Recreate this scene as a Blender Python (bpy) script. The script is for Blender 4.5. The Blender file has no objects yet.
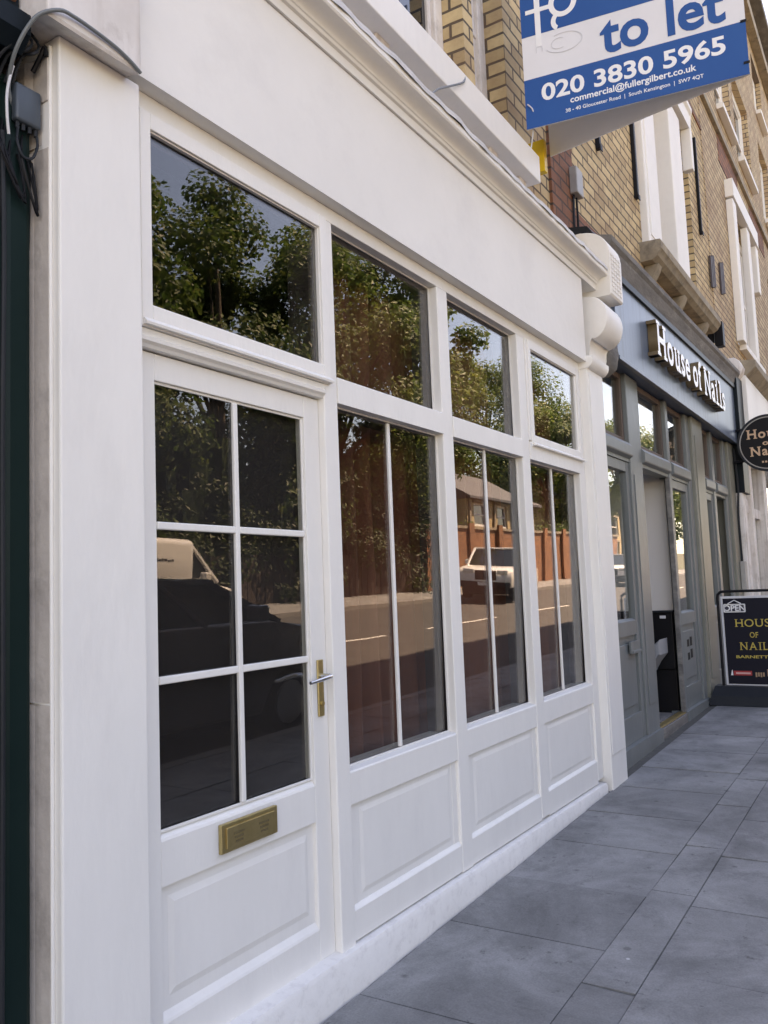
import bpy, bmesh, math, random
from mathutils import Vector, Matrix, noise
R = math.radians
random.seed(7)
scene = bpy.context.scene
COL = scene.collection

# ------------------------------------------------------------------ helpers
def g(x):                       # the street climbs gently to the right
    return 0.018 * (x - 2.7)
def cz(y):                      # and rises towards the far side of the road
    return CROSS * max(0.0, -3.5 - y)
CROSS = 0.065

def new_obj(name, data):
    o = bpy.data.objects.new(name, data); COL.objects.link(o); return o

def thing(name, label, cat, loc=(0, 0, 0), rotz=0.0, group=None):
    o = new_obj(name, None); o.empty_display_size = 0.2
    o.location = loc; o.rotation_euler = (0, 0, rotz)
    o['label'] = label; o['category'] = cat
    if group: o['group'] = group
    return o

def root_of(o):
    while o.parent: o = o.parent
    return o

def finish(bm, name, m, smooth=False, parent=None, world=True, angle=40):
    if parent is not None and world:
        bmesh.ops.translate(bm, verts=bm.verts, vec=-Vector(root_of(parent).location))
    me = bpy.data.meshes.new(name)
    bmesh.ops.recalc_face_normals(bm, faces=bm.faces)
    bm.to_mesh(me); bm.free()
    for mm in (m if isinstance(m, (list, tuple)) else [m]): me.materials.append(mm)
    if smooth:
        me.shade_smooth()
        me.set_sharp_from_angle(angle=R(angle))
    o = new_obj(name, me)
    if parent is not None: o.parent = parent
    return o

def part(parent, name, bm, m, smooth=False, world=True, label=None, angle=40):
    o = finish(bm, name, m, smooth, parent, world, angle)
    if label: o['label'] = label
    return o

def solo(name, label, cat, bm, m, smooth=False, group=None, loc=None):
    if loc is not None: bmesh.ops.translate(bm, verts=bm.verts, vec=-Vector(loc))
    o = finish(bm, name, m, smooth)
    if loc is not None: o.location = loc
    o['label'] = label; o['category'] = cat
    if group: o['group'] = group
    return o

def struct(name, bm, m, smooth=False):
    o = finish(bm, name, m, smooth); o['kind'] = 'structure'; return o

def NB(): return bmesh.new()

def box(bm, x0, x1, y0, y1, z0, z1, bev=0.0, seg=2):
    vs = [bm.verts.new(p) for p in ((x0,y0,z0),(x1,y0,z0),(x1,y1,z0),(x0,y1,z0),(x0,y0,z1),(x1,y0,z1),(x1,y1,z1),(x0,y1,z1))]
    fs = [bm.faces.new([vs[i] for i in q]) for q in ((0,3,2,1),(4,5,6,7),(0,1,5,4),(1,2,6,5),(2,3,7,6),(3,0,4,7))]
    if bev > 0:
        es = list({e for f in fs for e in f.edges})
        bmesh.ops.bevel(bm, geom=es, offset=bev, segments=seg, affect='EDGES', profile=0.5)
    return bm

def hexa(bm, pts):              # 8 points in box order
    vs = [bm.verts.new(p) for p in pts]
    for q in ((0,3,2,1),(4,5,6,7),(0,1,5,4),(1,2,6,5),(2,3,7,6),(3,0,4,7)): bm.faces.new([vs[i] for i in q])
    return bm

def prism(bm, prof, a0, a1, axis='x', bev=0.0):
    """extrude a closed 2D profile along an axis. axis x: prof=(y,z); y: prof=(x,z); z: prof=(x,y)"""
    def P(p, a):
        return {'x': (a, p[0], p[1]), 'y': (p[0], a, p[1]), 'z': (p[0], p[1], a)}[axis]
    A = [bm.verts.new(P(p, a0)) for p in prof]; B = [bm.verts.new(P(p, a1)) for p in prof]
    n = len(prof); fs = [bm.faces.new(A), bm.faces.new(B[::-1])]
    for i in range(n):
        fs.append(bm.faces.new((A[i], A[(i+1) % n], B[(i+1) % n], B[i])))
    if bev > 0:
        es = list({e for f in fs[:2] for e in f.edges})
        bmesh.ops.bevel(bm, geom=es, offset=bev, segments=2, affect='EDGES', profile=0.5)
    return bm

def smooth_pts(pts, n=6):
    pts = [Vector(p) for p in pts]; out = []
    for i in range(len(pts) - 1):
        p0 = pts[max(i-1, 0)]; p1 = pts[i]; p2 = pts[i+1]; p3 = pts[min(i+2, len(pts)-1)]
        for k in range(n):
            t = k / n
            out.append(0.5*((2*p1)+(-p0+p2)*t+(2*p0-5*p1+4*p2-p3)*t*t+(-p0+3*p1-3*p2+p3)*t**3))
    out.append(pts[-1]); return out

def tube(bm, pts, r, seg=8, curve=0, closed=False):
    if curve: pts = smooth_pts(pts, curve)
    pts = [Vector(p) for p in pts]; n = len(pts); rings = []
    up = Vector((0.13, 0.31, 0.94)).normalized()
    for i, p in enumerate(pts):
        if closed: d = pts[(i+1) % n] - pts[i-1]
        else: d = pts[min(i+1, n-1)] - pts[max(i-1, 0)]
        d.normalize(); a = d.cross(up)
        if a.length < 1e-3: a = d.cross(Vector((1, 0, 0)))
        a.normalize(); b = d.cross(a)
        rr = r[i] if isinstance(r, (list, tuple)) else r
        rings.append([bm.verts.new(p + rr*(math.cos(2*math.pi*k/seg)*a + math.sin(2*math.pi*k/seg)*b)) for k in range(seg)])
    for i in range(n if closed else n-1):
        A, B = rings[i], rings[(i+1) % n]
        for k in range(seg): bm.faces.new((A[k], A[(k+1) % seg], B[(k+1) % seg], B[k]))
    if not closed: bm.faces.new(rings[0][::-1]); bm.faces.new(rings[-1])
    return bm

def lathe(bm, prof, center, axis='y', seg=28):
    """prof: (radius, along) closed loop of points revolved about an axis"""
    c = Vector(center); rings = []
    for k in range(seg):
        a = 2*math.pi*k/seg; ring = []
        for r, h in prof:
            u, v = r*math.cos(a), r*math.sin(a)
            p = {'y': (u, h, v), 'x': (h, u, v), 'z': (u, v, h)}[axis]
            ring.append(bm.verts.new(c + Vector(p)))
        rings.append(ring)
    n = len(prof)
    for k in range(seg):
        A, B = rings[k], rings[(k+1) % seg]
        for i in range(n):
            j = (i+1) % n
            bm.faces.new((A[i], A[j], B[j], B[i]))
    return bm

def text_bm(s, size, extrude=0.0, offset=0.0, align='CENTER'):
    cu = bpy.data.curves.new('lettering', 'FONT'); cu.body = s; cu.size = size
    cu.extrude = extrude; cu.offset = offset; cu.align_x = align; cu.resolution_u = 4
    o = bpy.data.objects.new('lettering', cu); COL.objects.link(o)
    bpy.context.view_layer.update()
    me = bpy.data.meshes.new_from_object(o.evaluated_get(bpy.context.evaluated_depsgraph_get()))
    bm = NB(); bm.from_mesh(me)
    bpy.data.objects.remove(o); bpy.data.meshes.remove(me); bpy.data.curves.remove(cu)
    return bm

def bounds(bm):
    xs = [v.co.x for v in bm.verts]; ys = [v.co.y for v in bm.verts]
    return min(xs), max(xs), min(ys), max(ys)

def join_bm(dst, src, mat=None):
    me = bpy.data.meshes.new('tmp')
    if mat is not None: bmesh.ops.transform(src, matrix=mat, verts=src.verts)
    src.to_mesh(me); src.free(); dst.from_mesh(me); bpy.data.meshes.remove(me)
    return dst

def frame_m(origin, right, up):
    r = Vector(right).normalized(); u = Vector(up).normalized(); n = r.cross(u)
    m = Matrix((r, u, n)).transposed().to_4x4(); m.translation = Vector(origin); return m

SERIF = {'H': 'TLTRBLBR', 'N': 'TLTRBL', 'u': 'TLTRBR', 'i': 'TSBC', 'l': 'TSBC', 'f': 'BF', 'A': 'BLBR', 'U': 'TLTR',
         'L': 'TLBL', 'I': 'TCBC', 'E': '', 'n': '', 'a': '', 'F': 'BL'}
def serif_bm(s, cap, width=None, bold=0.02, extrude=0.02, cond=1.0, serif=0.16, sth=0.085, gap=0.10):
    """slab serif lettering: letter outlines widened at the stems, built letter by letter; origin left end of baseline"""
    out = NB(); x = 0.0
    for ch in s:
        if ch == ' ': x += cap*0.34; continue
        b = text_bm(ch, cap/0.70, extrude, bold*cap, 'LEFT')
        x0, x1, y0, y1 = bounds(b)
        bmesh.ops.translate(b, verts=b.verts, vec=(-x0, 0, 0)); bmesh.ops.scale(b, verts=b.verts, vec=(cond, 1, 1))
        w = (x1-x0)*cond; sw = serif*cap; st = cap*0.16*cond; th = sth*cap; e = extrude+0.0006*max(cap, .02)*10
        codes = SERIF.get(ch, '')
        top = y1 if ch not in 'i' else cap*0.74
        for k in range(0, len(codes), 2):
            v, h = codes[k], codes[k+1]
            yy = (y0, y0+th) if v == 'B' else (top-th, top)
            if h == 'L': a, c = -sw*0.6, st+sw*0.6
            elif h == 'R': a, c = w-st-sw*0.6, w+sw*0.6
            elif h == 'C': a, c = -sw, w+sw
            elif h == 'S': a, c = -sw*1.1, w*0.5
            elif h == 'F': a, c = w*0.12-sw*0.2, w*0.75
            if ch == 'u' and v == 'T': a, c = (a, st) if h == 'L' else (w-st-sw*0.6, w)
            box(b, a, c, yy[0], yy[1], -e, e)
        xa, xb, _, _ = bounds(b)
        bmesh.ops.translate(b, verts=b.verts, vec=(x-xa, 0, 0)); join_bm(out, b)
        x += (xb-xa)+gap*cap
    if width:
        x0, x1, _, _ = bounds(out); bmesh.ops.scale(out, verts=out.verts, vec=(width/(x1-x0), 1, 1))
    return out

# ------------------------------------------------------------------ materials
def nodes_of(m):
    m.use_nodes = True; nt = m.node_tree; return nt, nt.nodes, nt.links

def mat(name, col, rough=0.5, metal=0.0, col2=None, nscale=3.0, nsharp=(0.35, 0.7), bump=0.0, bscale=30.0, spec=0.5,
        stain=None, sscale=1.2, squeeze=(1, 1, 1), coat=0.0, rough2=None, streak=None):
    m = bpy.data.materials.new(name); nt, N, L = nodes_of(m); b = N['Principled BSDF']
    b.inputs['Roughness'].default_value = rough; b.inputs['Metallic'].default_value = metal
    b.inputs['Specular IOR Level'].default_value = spec; b.inputs['Coat Weight'].default_value = coat
    b.inputs['Base Color'].default_value = (*col, 1)
    tc = N.new('ShaderNodeTexCoord'); mp = N.new('ShaderNodeMapping'); mp.inputs['Scale'].default_value = squeeze
    L.new(tc.outputs['Object'], mp.inputs['Vector'])
    src = None
    if col2:
        nz = N.new('ShaderNodeTexNoise'); nz.inputs['Scale'].default_value = nscale; nz.inputs['Detail'].default_value = 8
        nz.inputs['Roughness'].default_value = 0.65
        L.new(mp.outputs[0], nz.inputs['Vector'])
        rp = N.new('ShaderNodeValToRGB'); rp.color_ramp.elements[0].position = nsharp[0]; rp.color_ramp.elements[1].position = nsharp[1]
        rp.color_ramp.elements[0].color = (*col, 1); rp.color_ramp.elements[1].color = (*col2, 1)
        L.new(nz.outputs['Fac'], rp.inputs['Fac']); src = rp.outputs['Color']
        if rough2 is not None:
            rr = N.new('ShaderNodeMapRange'); rr.inputs['To Min'].default_value = rough; rr.inputs['To Max'].default_value = rough2
            L.new(nz.outputs['Fac'], rr.inputs['Value']); L.new(rr.outputs[0], b.inputs['Roughness'])
    if stain:
        n2 = N.new('ShaderNodeTexNoise'); n2.inputs['Scale'].default_value = sscale; n2.inputs['Detail'].default_value = 10; n2.inputs['Roughness'].default_value = 0.7
        L.new(mp.outputs[0], n2.inputs['Vector'])
        r2 = N.new('ShaderNodeValToRGB'); r2.color_ramp.elements[0].position = 0.52; r2.color_ramp.elements[1].position = 0.74
        r2.color_ramp.elements[0].color = (0, 0, 0, 1); r2.color_ramp.elements[1].color = (stain[3],)*3 + (1,)
        L.new(n2.outputs['Fac'], r2.inputs['Fac'])
        mx = N.new('ShaderNodeMix'); mx.data_type = 'RGBA'; mx.inputs[6].default_value = (*col, 1)
        if src: L.new(src, mx.inputs[6])
        mx.inputs[7].default_value = (*stain[:3], 1); L.new(r2.outputs['Color'], mx.inputs[0]); src = mx.outputs[2]
    if streak:                 # rain streaks running down the face
        m3 = N.new('ShaderNodeMapping'); m3.inputs['Scale'].default_value = (16, 16, 0.9); L.new(tc.outputs['Object'], m3.inputs['Vector'])
        n3 = N.new('ShaderNodeTexNoise'); n3.inputs['Scale'].default_value = 1.0; n3.inputs['Detail'].default_value = 6
        L.new(m3.outputs[0], n3.inputs['Vector'])
        r3 = N.new('ShaderNodeValToRGB'); r3.color_ramp.elements[0].position = 0.5; r3.color_ramp.elements[1].position = 0.72
        r3.color_ramp.elements[0].color = (0, 0, 0, 1); r3.color_ramp.elements[1].color = (streak[3],)*3 + (1,)
        L.new(n3.outputs['Fac'], r3.inputs['Fac'])
        mx = N.new('ShaderNodeMix'); mx.data_type = 'RGBA'; mx.inputs[6].default_value = (*col, 1)
        if src: L.new(src, mx.inputs[6])
        mx.inputs[7].default_value = (*streak[:3], 1); L.new(r3.outputs['Color'], mx.inputs[0]); src = mx.outputs[2]
    if src: L.new(src, b.inputs['Base Color'])
    if bump > 0:
        nb = N.new('ShaderNodeTexNoise'); nb.inputs['Scale'].default_value = bscale; nb.inputs['Detail'].default_value = 6
        L.new(mp.outputs[0], nb.inputs['Vector'])
        bp = N.new('ShaderNodeBump'); bp.inputs['Strength'].default_value = bump; bp.inputs['Distance'].default_value = 0.01
        L.new(nb.outputs['Fac'], bp.inputs['Height']); L.new(bp.outputs[0], b.inputs['Normal'])
    return m

def glass_mat(name, tint=(0.9, 0.92, 0.9), ior=1.5, wav=0.0):
    m = bpy.data.materials.new(name); nt, N, L = nodes_of(m)
    N.remove(N['Principled BSDF']); out = N['Material Output']
    geo = N.new('ShaderNodeNewGeometry'); ri = N.new('ShaderNodeMix'); ri.inputs[2].default_value = ior; ri.inputs[3].default_value = 1/ior
    L.new(geo.outputs['Backfacing'], ri.inputs[0])
    fr = N.new('ShaderNodeFresnel'); L.new(ri.outputs[0], fr.inputs['IOR'])
    gl = N.new('ShaderNodeBsdfGlossy'); gl.inputs['Roughness'].default_value = 0.0; gl.inputs['Color'].default_value = (1, 1, 1, 1)
    tr = N.new('ShaderNodeBsdfTransparent'); tr.inputs['Color'].default_value = (*tint, 1)
    mx = N.new('ShaderNodeMixShader'); L.new(fr.outputs[0], mx.inputs[0]); L.new(tr.outputs[0], mx.inputs[1]); L.new(gl.outputs[0], mx.inputs[2])
    L.new(mx.outputs[0], out.inputs['Surface'])
    if wav > 0:
        tc = N.new('ShaderNodeTexCoord'); nz = N.new('ShaderNodeTexNoise'); nz.inputs['Scale'].default_value = 1.7; nz.inputs['Detail'].default_value = 1
        L.new(tc.outputs['Object'], nz.inputs['Vector'])
        bp = N.new('ShaderNodeBump'); bp.inputs['Strength'].default_value = wav; bp.inputs['Distance'].default_value = 0.02
        L.new(nz.outputs['Fac'], bp.inputs['Height']); L.new(bp.outputs[0], gl.inputs['Normal'])
    return m

def brick_mat(name, c1, c2, mortar, grime=(0.10, 0.08, 0.06), bw=0.30, rh=0.102):
    m = bpy.data.materials.new(name); nt, N, L = nodes_of(m); b = N['Principled BSDF']; b.inputs['Roughness'].default_value = 0.9
    tc = N.new('ShaderNodeTexCoord'); sp = N.new('ShaderNodeSeparateXYZ'); L.new(tc.outputs['Object'], sp.inputs[0])
    ad = N.new('ShaderNodeMath'); ad.operation = 'ADD'; L.new(sp.outputs[0], ad.inputs[0]); L.new(sp.outputs[1], ad.inputs[1])
    cb = N.new('ShaderNodeCombineXYZ'); L.new(ad.outputs[0], cb.inputs[0]); L.new(sp.outputs[2], cb.inputs[1])
    # slightly wandering joints
    nw = N.new('ShaderNodeTexNoise'); nw.inputs['Scale'].default_value = 5; L.new(tc.outputs['Object'], nw.inputs['Vector'])
    sc_ = N.new('ShaderNodeVectorMath'); sc_.operation = 'SCALE'; sc_.inputs['Scale'].default_value = 0.012; L.new(nw.outputs['Color'], sc_.inputs[0])
    va = N.new('ShaderNodeVectorMath'); L.new(cb.outputs[0], va.inputs[0]); L.new(sc_.outputs[0], va.inputs[1])
    br = N.new('ShaderNodeTexBrick'); br.inputs['Scale'].default_value = 1; br.inputs['Brick Width'].default_value = bw; br.inputs['Row Height'].default_value = rh
    br.inputs['Mortar Size'].default_value = 0.011; br.inputs['Mortar Smooth'].default_value = 0.25; br.inputs['Bias'].default_value = -0.1
    br.inputs['Color1'].default_value = (*c1, 1); br.inputs['Color2'].default_value = (*c2, 1); br.inputs['Mortar'].default_value = (*mortar, 1)
    L.new(va.outputs[0], br.inputs['Vector'])
    n2 = N.new('ShaderNodeTexNoise'); n2.inputs['Scale'].default_value = 1.6; n2.inputs['Detail'].default_value = 10; n2.inputs['Roughness'].default_value = 0.75
    L.new(tc.outputs['Object'], n2.inputs['Vector'])
    r2 = N.new('ShaderNodeValToRGB'); r2.color_ramp.elements[0].position = 0.45; r2.color_ramp.elements[1].position = 0.75
    r2.color_ramp.elements[0].color = (0, 0, 0, 1); r2.color_ramp.elements[1].color = (0.7, 0.7, 0.7, 1)
    L.new(n2.outputs['Fac'], r2.inputs['Fac'])
    mx = N.new('ShaderNodeMix'); mx.data_type = 'RGBA'; L.new(br.outputs['Color'], mx.inputs[6]); mx.inputs[7].default_value = (*grime, 1)
    L.new(r2.outputs['Color'], mx.inputs[0]); L.new(mx.outputs[2], b.inputs['Base Color'])
    bp = N.new('ShaderNodeBump'); bp.inputs['Strength'].default_value = 0.8; bp.inputs['Distance'].default_value = 0.012; bp.invert = True
    L.new(br.outputs['Fac'], bp.inputs['Height'])
    nb = N.new('ShaderNodeTexNoise'); nb.inputs['Scale'].default_value = 60; L.new(tc.outputs['Object'], nb.inputs['Vector'])
    bp2 = N.new('ShaderNodeBump'); bp2.inputs['Strength'].default_value = 0.3; bp2.inputs['Distance'].default_value = 0.01
    L.new(nb.outputs['Fac'], bp2.inputs['Height']); L.new(bp.outputs[0], bp2.inputs['Normal']); L.new(bp2.outputs[0], b.inputs['Normal'])
    return m

def slab_mat(name, c1, c2, bump=0.25):
    m = mat(name, c1, 0.85, col2=c2, nscale=2.2, bump=bump, bscale=55, stain=(0.09, 0.09, 0.095, 0.55), sscale=4.2, spec=0.35)
    nt, N, L = nodes_of(m); b = N['Principled BSDF']
    prev = b.inputs['Base Color'].links[0].from_socket
    geo = N.new('ShaderNodeNewGeometry'); mr = N.new('ShaderNodeMapRange'); mr.inputs['To Min'].default_value = 0.88; mr.inputs['To Max'].default_value = 1.10
    L.new(geo.outputs['Random Per Island'], mr.inputs['Value'])
    # fine aggregate and blobs of old chewing gum
    tc = N.new('ShaderNodeTexCoord'); nf = N.new('ShaderNodeTexNoise'); nf.inputs['Scale'].default_value = 130; nf.inputs['Detail'].default_value = 3
    L.new(tc.outputs['Object'], nf.inputs['Vector'])
    m2 = N.new('ShaderNodeMapRange'); m2.inputs['To Min'].default_value = 0.72; m2.inputs['To Max'].default_value = 1.28; L.new(nf.outputs['Fac'], m2.inputs['Value'])
    vo = N.new('ShaderNodeTexVoronoi'); vo.inputs['Scale'].default_value = 4.2; L.new(tc.outputs['Object'], vo.inputs['Vector'])
    m3 = N.new('ShaderNodeMapRange'); m3.inputs['From Min'].default_value = 0.05; m3.inputs['From Max'].default_value = 0.09; m3.inputs['To Min'].default_value = 0.62; m3.inputs['To Max'].default_value = 1.0
    L.new(vo.outputs['Distance'], m3.inputs['Value'])
    mu = N.new('ShaderNodeMath'); mu.operation = 'MULTIPLY'; L.new(mr.outputs[0], mu.inputs[0]); L.new(m2.outputs[0], mu.inputs[1])
    mu2 = N.new('ShaderNodeMath'); mu2.operation = 'MULTIPLY'; L.new(mu.outputs[0], mu2.inputs[0]); L.new(m3.outputs[0], mu2.inputs[1])
    # broad scuffs and water marks
    n4 = N.new('ShaderNodeTexNoise'); n4.inputs['Scale'].default_value = 1.3; n4.inputs['Detail'].default_value = 9; n4.inputs['Roughness'].default_value = 0.72; n4.inputs['Distortion'].default_value = 0.6
    L.new(tc.outputs['Object'], n4.inputs['Vector'])
    m4 = N.new('ShaderNodeMapRange'); m4.inputs['From Min'].default_value = 0.38; m4.inputs['From Max'].default_value = 0.62; m4.inputs['To Min'].default_value = 0.70; m4.inputs['To Max'].default_value = 1.16
    L.new(n4.outputs['Fac'], m4.inputs['Value'])
    n5 = N.new('ShaderNodeTexNoise'); n5.inputs['Scale'].default_value = 17; n5.inputs['Detail'].default_value = 6; n5.inputs['Roughness'].default_value = 0.7
    L.new(tc.outputs['Object'], n5.inputs['Vector'])
    m5 = N.new('ShaderNodeMapRange'); m5.inputs['From Min'].default_value = 0.62; m5.inputs['From Max'].default_value = 0.70; m5.inputs['To Min'].default_value = 1.0; m5.inputs['To Max'].default_value = 0.55
    L.new(n5.outputs['Fac'], m5.inputs['Value'])
    mu3 = N.new('ShaderNodeMath'); mu3.operation = 'MULTIPLY'; L.new(mu2.outputs[0], mu3.inputs[0]); L.new(m4.outputs[0], mu3.inputs[1])
    mu4 = N.new('ShaderNodeMath'); mu4.operation = 'MULTIPLY'; L.new(mu3.outputs[0], mu4.inputs[0]); L.new(m5.outputs[0], mu4.inputs[1])
    vm = N.new('ShaderNodeVectorMath'); vm.operation = 'SCALE'; L.new(prev, vm.inputs[0]); L.new(mu4.outputs[0], vm.inputs['Scale'])
    # flecks of white paint dripped from the shopfront
    v2 = N.new('ShaderNodeTexVoronoi'); v2.inputs['Scale'].default_value = 2.3; L.new(tc.outputs['Object'], v2.inputs['Vector'])
    m6 = N.new('ShaderNodeMapRange'); m6.inputs['From Min'].default_value = 0.012; m6.inputs['From Max'].default_value = 0.022; m6.inputs['To Min'].default_value = 0.8; m6.inputs['To Max'].default_value = 0.0
    L.new(v2.outputs['Distance'], m6.inputs['Value'])
    mw = N.new('ShaderNodeMix'); mw.data_type = 'RGBA'; L.new(m6.outputs[0], mw.inputs[0]); L.new(vm.outputs[0], mw.inputs[6]); mw.inputs[7].default_value = (0.6, 0.6, 0.6, 1)
    L.new(mw.outputs[2], b.inputs['Base Color'])
    return m

def leaf_mat(name, c1, c2, c3):
    m = bpy.data.materials.new(name); nt, N, L = nodes_of(m); b = N['Principled BSDF']; b.inputs['Roughness'].default_value = 0.55
    geo = N.new('ShaderNodeNewGeometry'); rp = N.new('ShaderNodeValToRGB')
    rp.color_ramp.elements[0].color = (*c1, 1); rp.color_ramp.elements[1].color = (*c3, 1)
    e = rp.color_ramp.elements.new(0.55); e.color = (*c2, 1)
    L.new(geo.outputs['Random Per Island'], rp.inputs['Fac']); L.new(rp.outputs[0], b.inputs['Base Color'])
    t = N.new('ShaderNodeBsdfTranslucent'); L.new(rp.outputs[0], t.inputs['Color'])
    mx = N.new('ShaderNodeMixShader'); mx.inputs[0].default_value = 0.42
    L.new(b.outputs[0], mx.inputs[1]); L.new(t.outputs[0], mx.inputs[2]); L.new(mx.outputs[0], N['Material Output'].inputs['Surface'])
    return m

W = mat('white_paint', (0.805, 0.778, 0.735), 0.40, col2=(0.76, 0.735, 0.695), nscale=3.5, bump=0.22, bscale=34, squeeze=(1, 1, 0.35),
        stain=(0.54, 0.51, 0.49, 0.16), sscale=5.5, rough2=.6)
WF = mat('white_masonry_paint', (0.785, 0.757, 0.712), 0.6, col2=(0.735, 0.71, 0.67), nscale=1.3, bump=0.22, bscale=14, stain=(0.50, 0.47, 0.46, 0.2), sscale=2.4)
WP = mat('white_plinth_paint', (0.775, 0.75, 0.715), 0.6, col2=(0.725, 0.70, 0.668), nscale=11, bump=0.3, bscale=28, stain=(0.42, 0.38, 0.36, 0.35), sscale=22)
WD = mat('dirty_white_paint', (0.74, 0.70, 0.67), 0.65, col2=(0.62, 0.57, 0.53), nscale=3, bump=0.25, bscale=24, stain=(0.30, 0.24, 0.20, 0.6), sscale=5, streak=(0.33, 0.26, 0.21, 0.55))
WL = mat('weathered_lead', (0.62, 0.61, 0.60), 0.6, col2=(0.45, 0.44, 0.43), nscale=6, bump=0.4, bscale=18)
OLD = mat('old_cream_stone', (0.56, 0.50, 0.45), 0.8, col2=(0.42, 0.37, 0.34), nscale=4, bump=0.4, bscale=30, stain=(0.22, 0.19, 0.17, 0.6), sscale=5)
GLASS = glass_mat('window_glass', (0.80, 0.80, 0.78), 1.60, 0.05)
GLASSB = glass_mat('shop_glass', (0.86, 0.88, 0.86), 1.55, 0.04)
BLACK = mat('black_metal', (0.007, 0.007, 0.009), 0.5, spec=0.2)
BLACKP = mat('black_plastic', (0.010, 0.013, 0.017), 0.6, col2=(0.016, 0.019, 0.023), nscale=5, spec=0.3)
BRASS = mat('aged_brass', (0.62, 0.48, 0.24), 0.33, 1.0, col2=(0.46, 0.35, 0.16), nscale=14, bump=0.1, bscale=60, rough2=0.55)
CHROME = mat('worn_chrome', (0.6, 0.6, 0.62), 0.25, 1.0)
STOCK = brick_mat('yellow_stock_brick', (0.64, 0.475, 0.265), (0.42, 0.295, 0.16), (0.105, 0.082, 0.06), (0.25, 0.125, 0.07))
STOCK2 = brick_mat('pale_stock_brick', (0.58, 0.435, 0.265), (0.40, 0.28, 0.17), (0.12, 0.095, 0.075), (0.26, 0.13, 0.08))
REDB = brick_mat('red_brick', (0.31, 0.125, 0.068), (0.20, 0.08, 0.05), (0.09, 0.06, 0.045), (0.06, 0.04, 0.032))
ORANGEB = brick_mat('orange_garden_brick', (0.36, 0.145, 0.065), (0.24, 0.095, 0.05), (0.22, 0.17, 0.12), (0.10, 0.06, 0.04))
STONE = mat('weathered_stone', (0.36, 0.30, 0.22), 0.9, col2=(0.22, 0.18, 0.135), nscale=4, bump=0.4, bscale=26, stain=(0.06, 0.055, 0.05, 0.8), sscale=3.5)
GSTONE = mat('sooty_grey_stone', (0.20, 0.19, 0.18), 0.9, col2=(0.10, 0.095, 0.09), nscale=5, bump=0.5, bscale=30, stain=(0.35, 0.33, 0.30, 0.7), sscale=6, squeeze=(0.5, 1, 2))
NAVYG = mat('slate_blue_paint', (0.105, 0.148, 0.205), 0.36, col2=(0.088, 0.125, 0.175), nscale=2.5, bump=0.08, bscale=20, streak=(0.05, 0.062, 0.075, 0.7))
GREY = mat('grey_green_paint', (0.165, 0.185, 0.185), 0.42, col2=(0.135, 0.15, 0.15), nscale=2.2, bump=0.12, bscale=24, squeeze=(1, 1, .4), stain=(0.30, 0.31, 0.30, 0.25), sscale=5)
OLIVE = mat('olive_grey_paint', (0.20, 0.20, 0.165), 0.45, col2=(0.15, 0.15, 0.125), nscale=2)
BROWN = mat('bare_brown_timber', (0.125, 0.088, 0.072), 0.6, col2=(0.09, 0.066, 0.056), nscale=6, squeeze=(1, 1, .2))
GREEN = mat('dark_green_gloss_paint', (0.004, 0.016, 0.015), 0.4, col2=(0.006, 0.020, 0.019), nscale=2, bump=0.06, bscale=18, spec=0.12)
NAVY = mat('dark_navy_gloss_paint', (0.005, 0.010, 0.014), 0.42, col2=(0.008, 0.014, 0.019), nscale=3, spec=0.12)
BLUEB = mat('sign_blue', (0.001, 0.082, 0.285), 0.5, col2=(0.002, 0.090, 0.30), nscale=2, spec=0.25)
SIGNW = mat('sign_white', (0.74, 0.74, 0.76), 0.42, col2=(0.69, 0.69, 0.71), nscale=2.5)
SIGNBK = mat('sign_back_white', (0.80, 0.79, 0.78), 0.55, col2=(0.74, 0.73, 0.72), nscale=2)
SIGNPALE = mat('sign_pale_grey', (0.60, 0.60, 0.62), 0.45)
LETW = mat('letter_white', (0.82, 0.82, 0.82), 0.35)
LETBR = mat('letter_bronze', (0.18, 0.125, 0.065), 0.4, col2=(0.13, 0.09, 0.05), nscale=8)
LETCOP = mat('letter_pale_copper', (0.62, 0.40, 0.26), 0.4)
LETGOLD = mat('letter_gold', (0.62, 0.47, 0.10), 0.4, col2=(0.5, 0.36, 0.07), nscale=30)
YEL = mat('yellow_paint', (0.70, 0.45, 0.02), 0.45)
ASPH = mat('asphalt', (0.062, 0.060, 0.058), 0.9, col2=(0.045, 0.044, 0.043), nscale=1.5, bump=0.3, bscale=120, stain=(0.085, 0.082, 0.078, 0.6), sscale=0.7)
LINE = mat('road_marking_white', (0.62, 0.61, 0.57), 0.7, col2=(0.40, 0.39, 0.37), nscale=5)
KERB = mat('kerb_granite', (0.26, 0.25, 0.24), 0.85, col2=(0.18, 0.175, 0.17), nscale=30)
SLAB = slab_mat('concrete_paving', (0.248, 0.250, 0.247), (0.180, 0.182, 0.180))
DIRT = mat('joint_dirt', (0.065, 0.064, 0.06), 0.95, col2=(0.10, 0.096, 0.085), nscale=20)
EARTH = mat('earth', (0.09, 0.075, 0.05), 0.95, col2=(0.06, 0.075, 0.03), nscale=0.5)
INNER = mat('unpainted_inner_frame', (0.085, 0.062, 0.064), 0.8, col2=(0.07, 0.052, 0.053), nscale=3)
CURT = mat('brown_curtain_cloth', (0.36, 0.125, 0.075), 0.9, col2=(0.17, 0.07, 0.055), nscale=2.5, squeeze=(1, 1, .15), bump=0.1, bscale=200)  # darker second tone streaked downward paints extra shade into the folds
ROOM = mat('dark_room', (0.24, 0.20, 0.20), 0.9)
ROOMW = mat('pale_room_wall', (0.78, 0.75, 0.73), 0.8, col2=(0.73, 0.70, 0.69), nscale=1)
TIMBER = mat('dark_timber_fence', (0.05, 0.034, 0.026), 0.85, col2=(0.032, 0.023, 0.019), nscale=3, squeeze=(6, 6, .5), bump=0.3)
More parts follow.
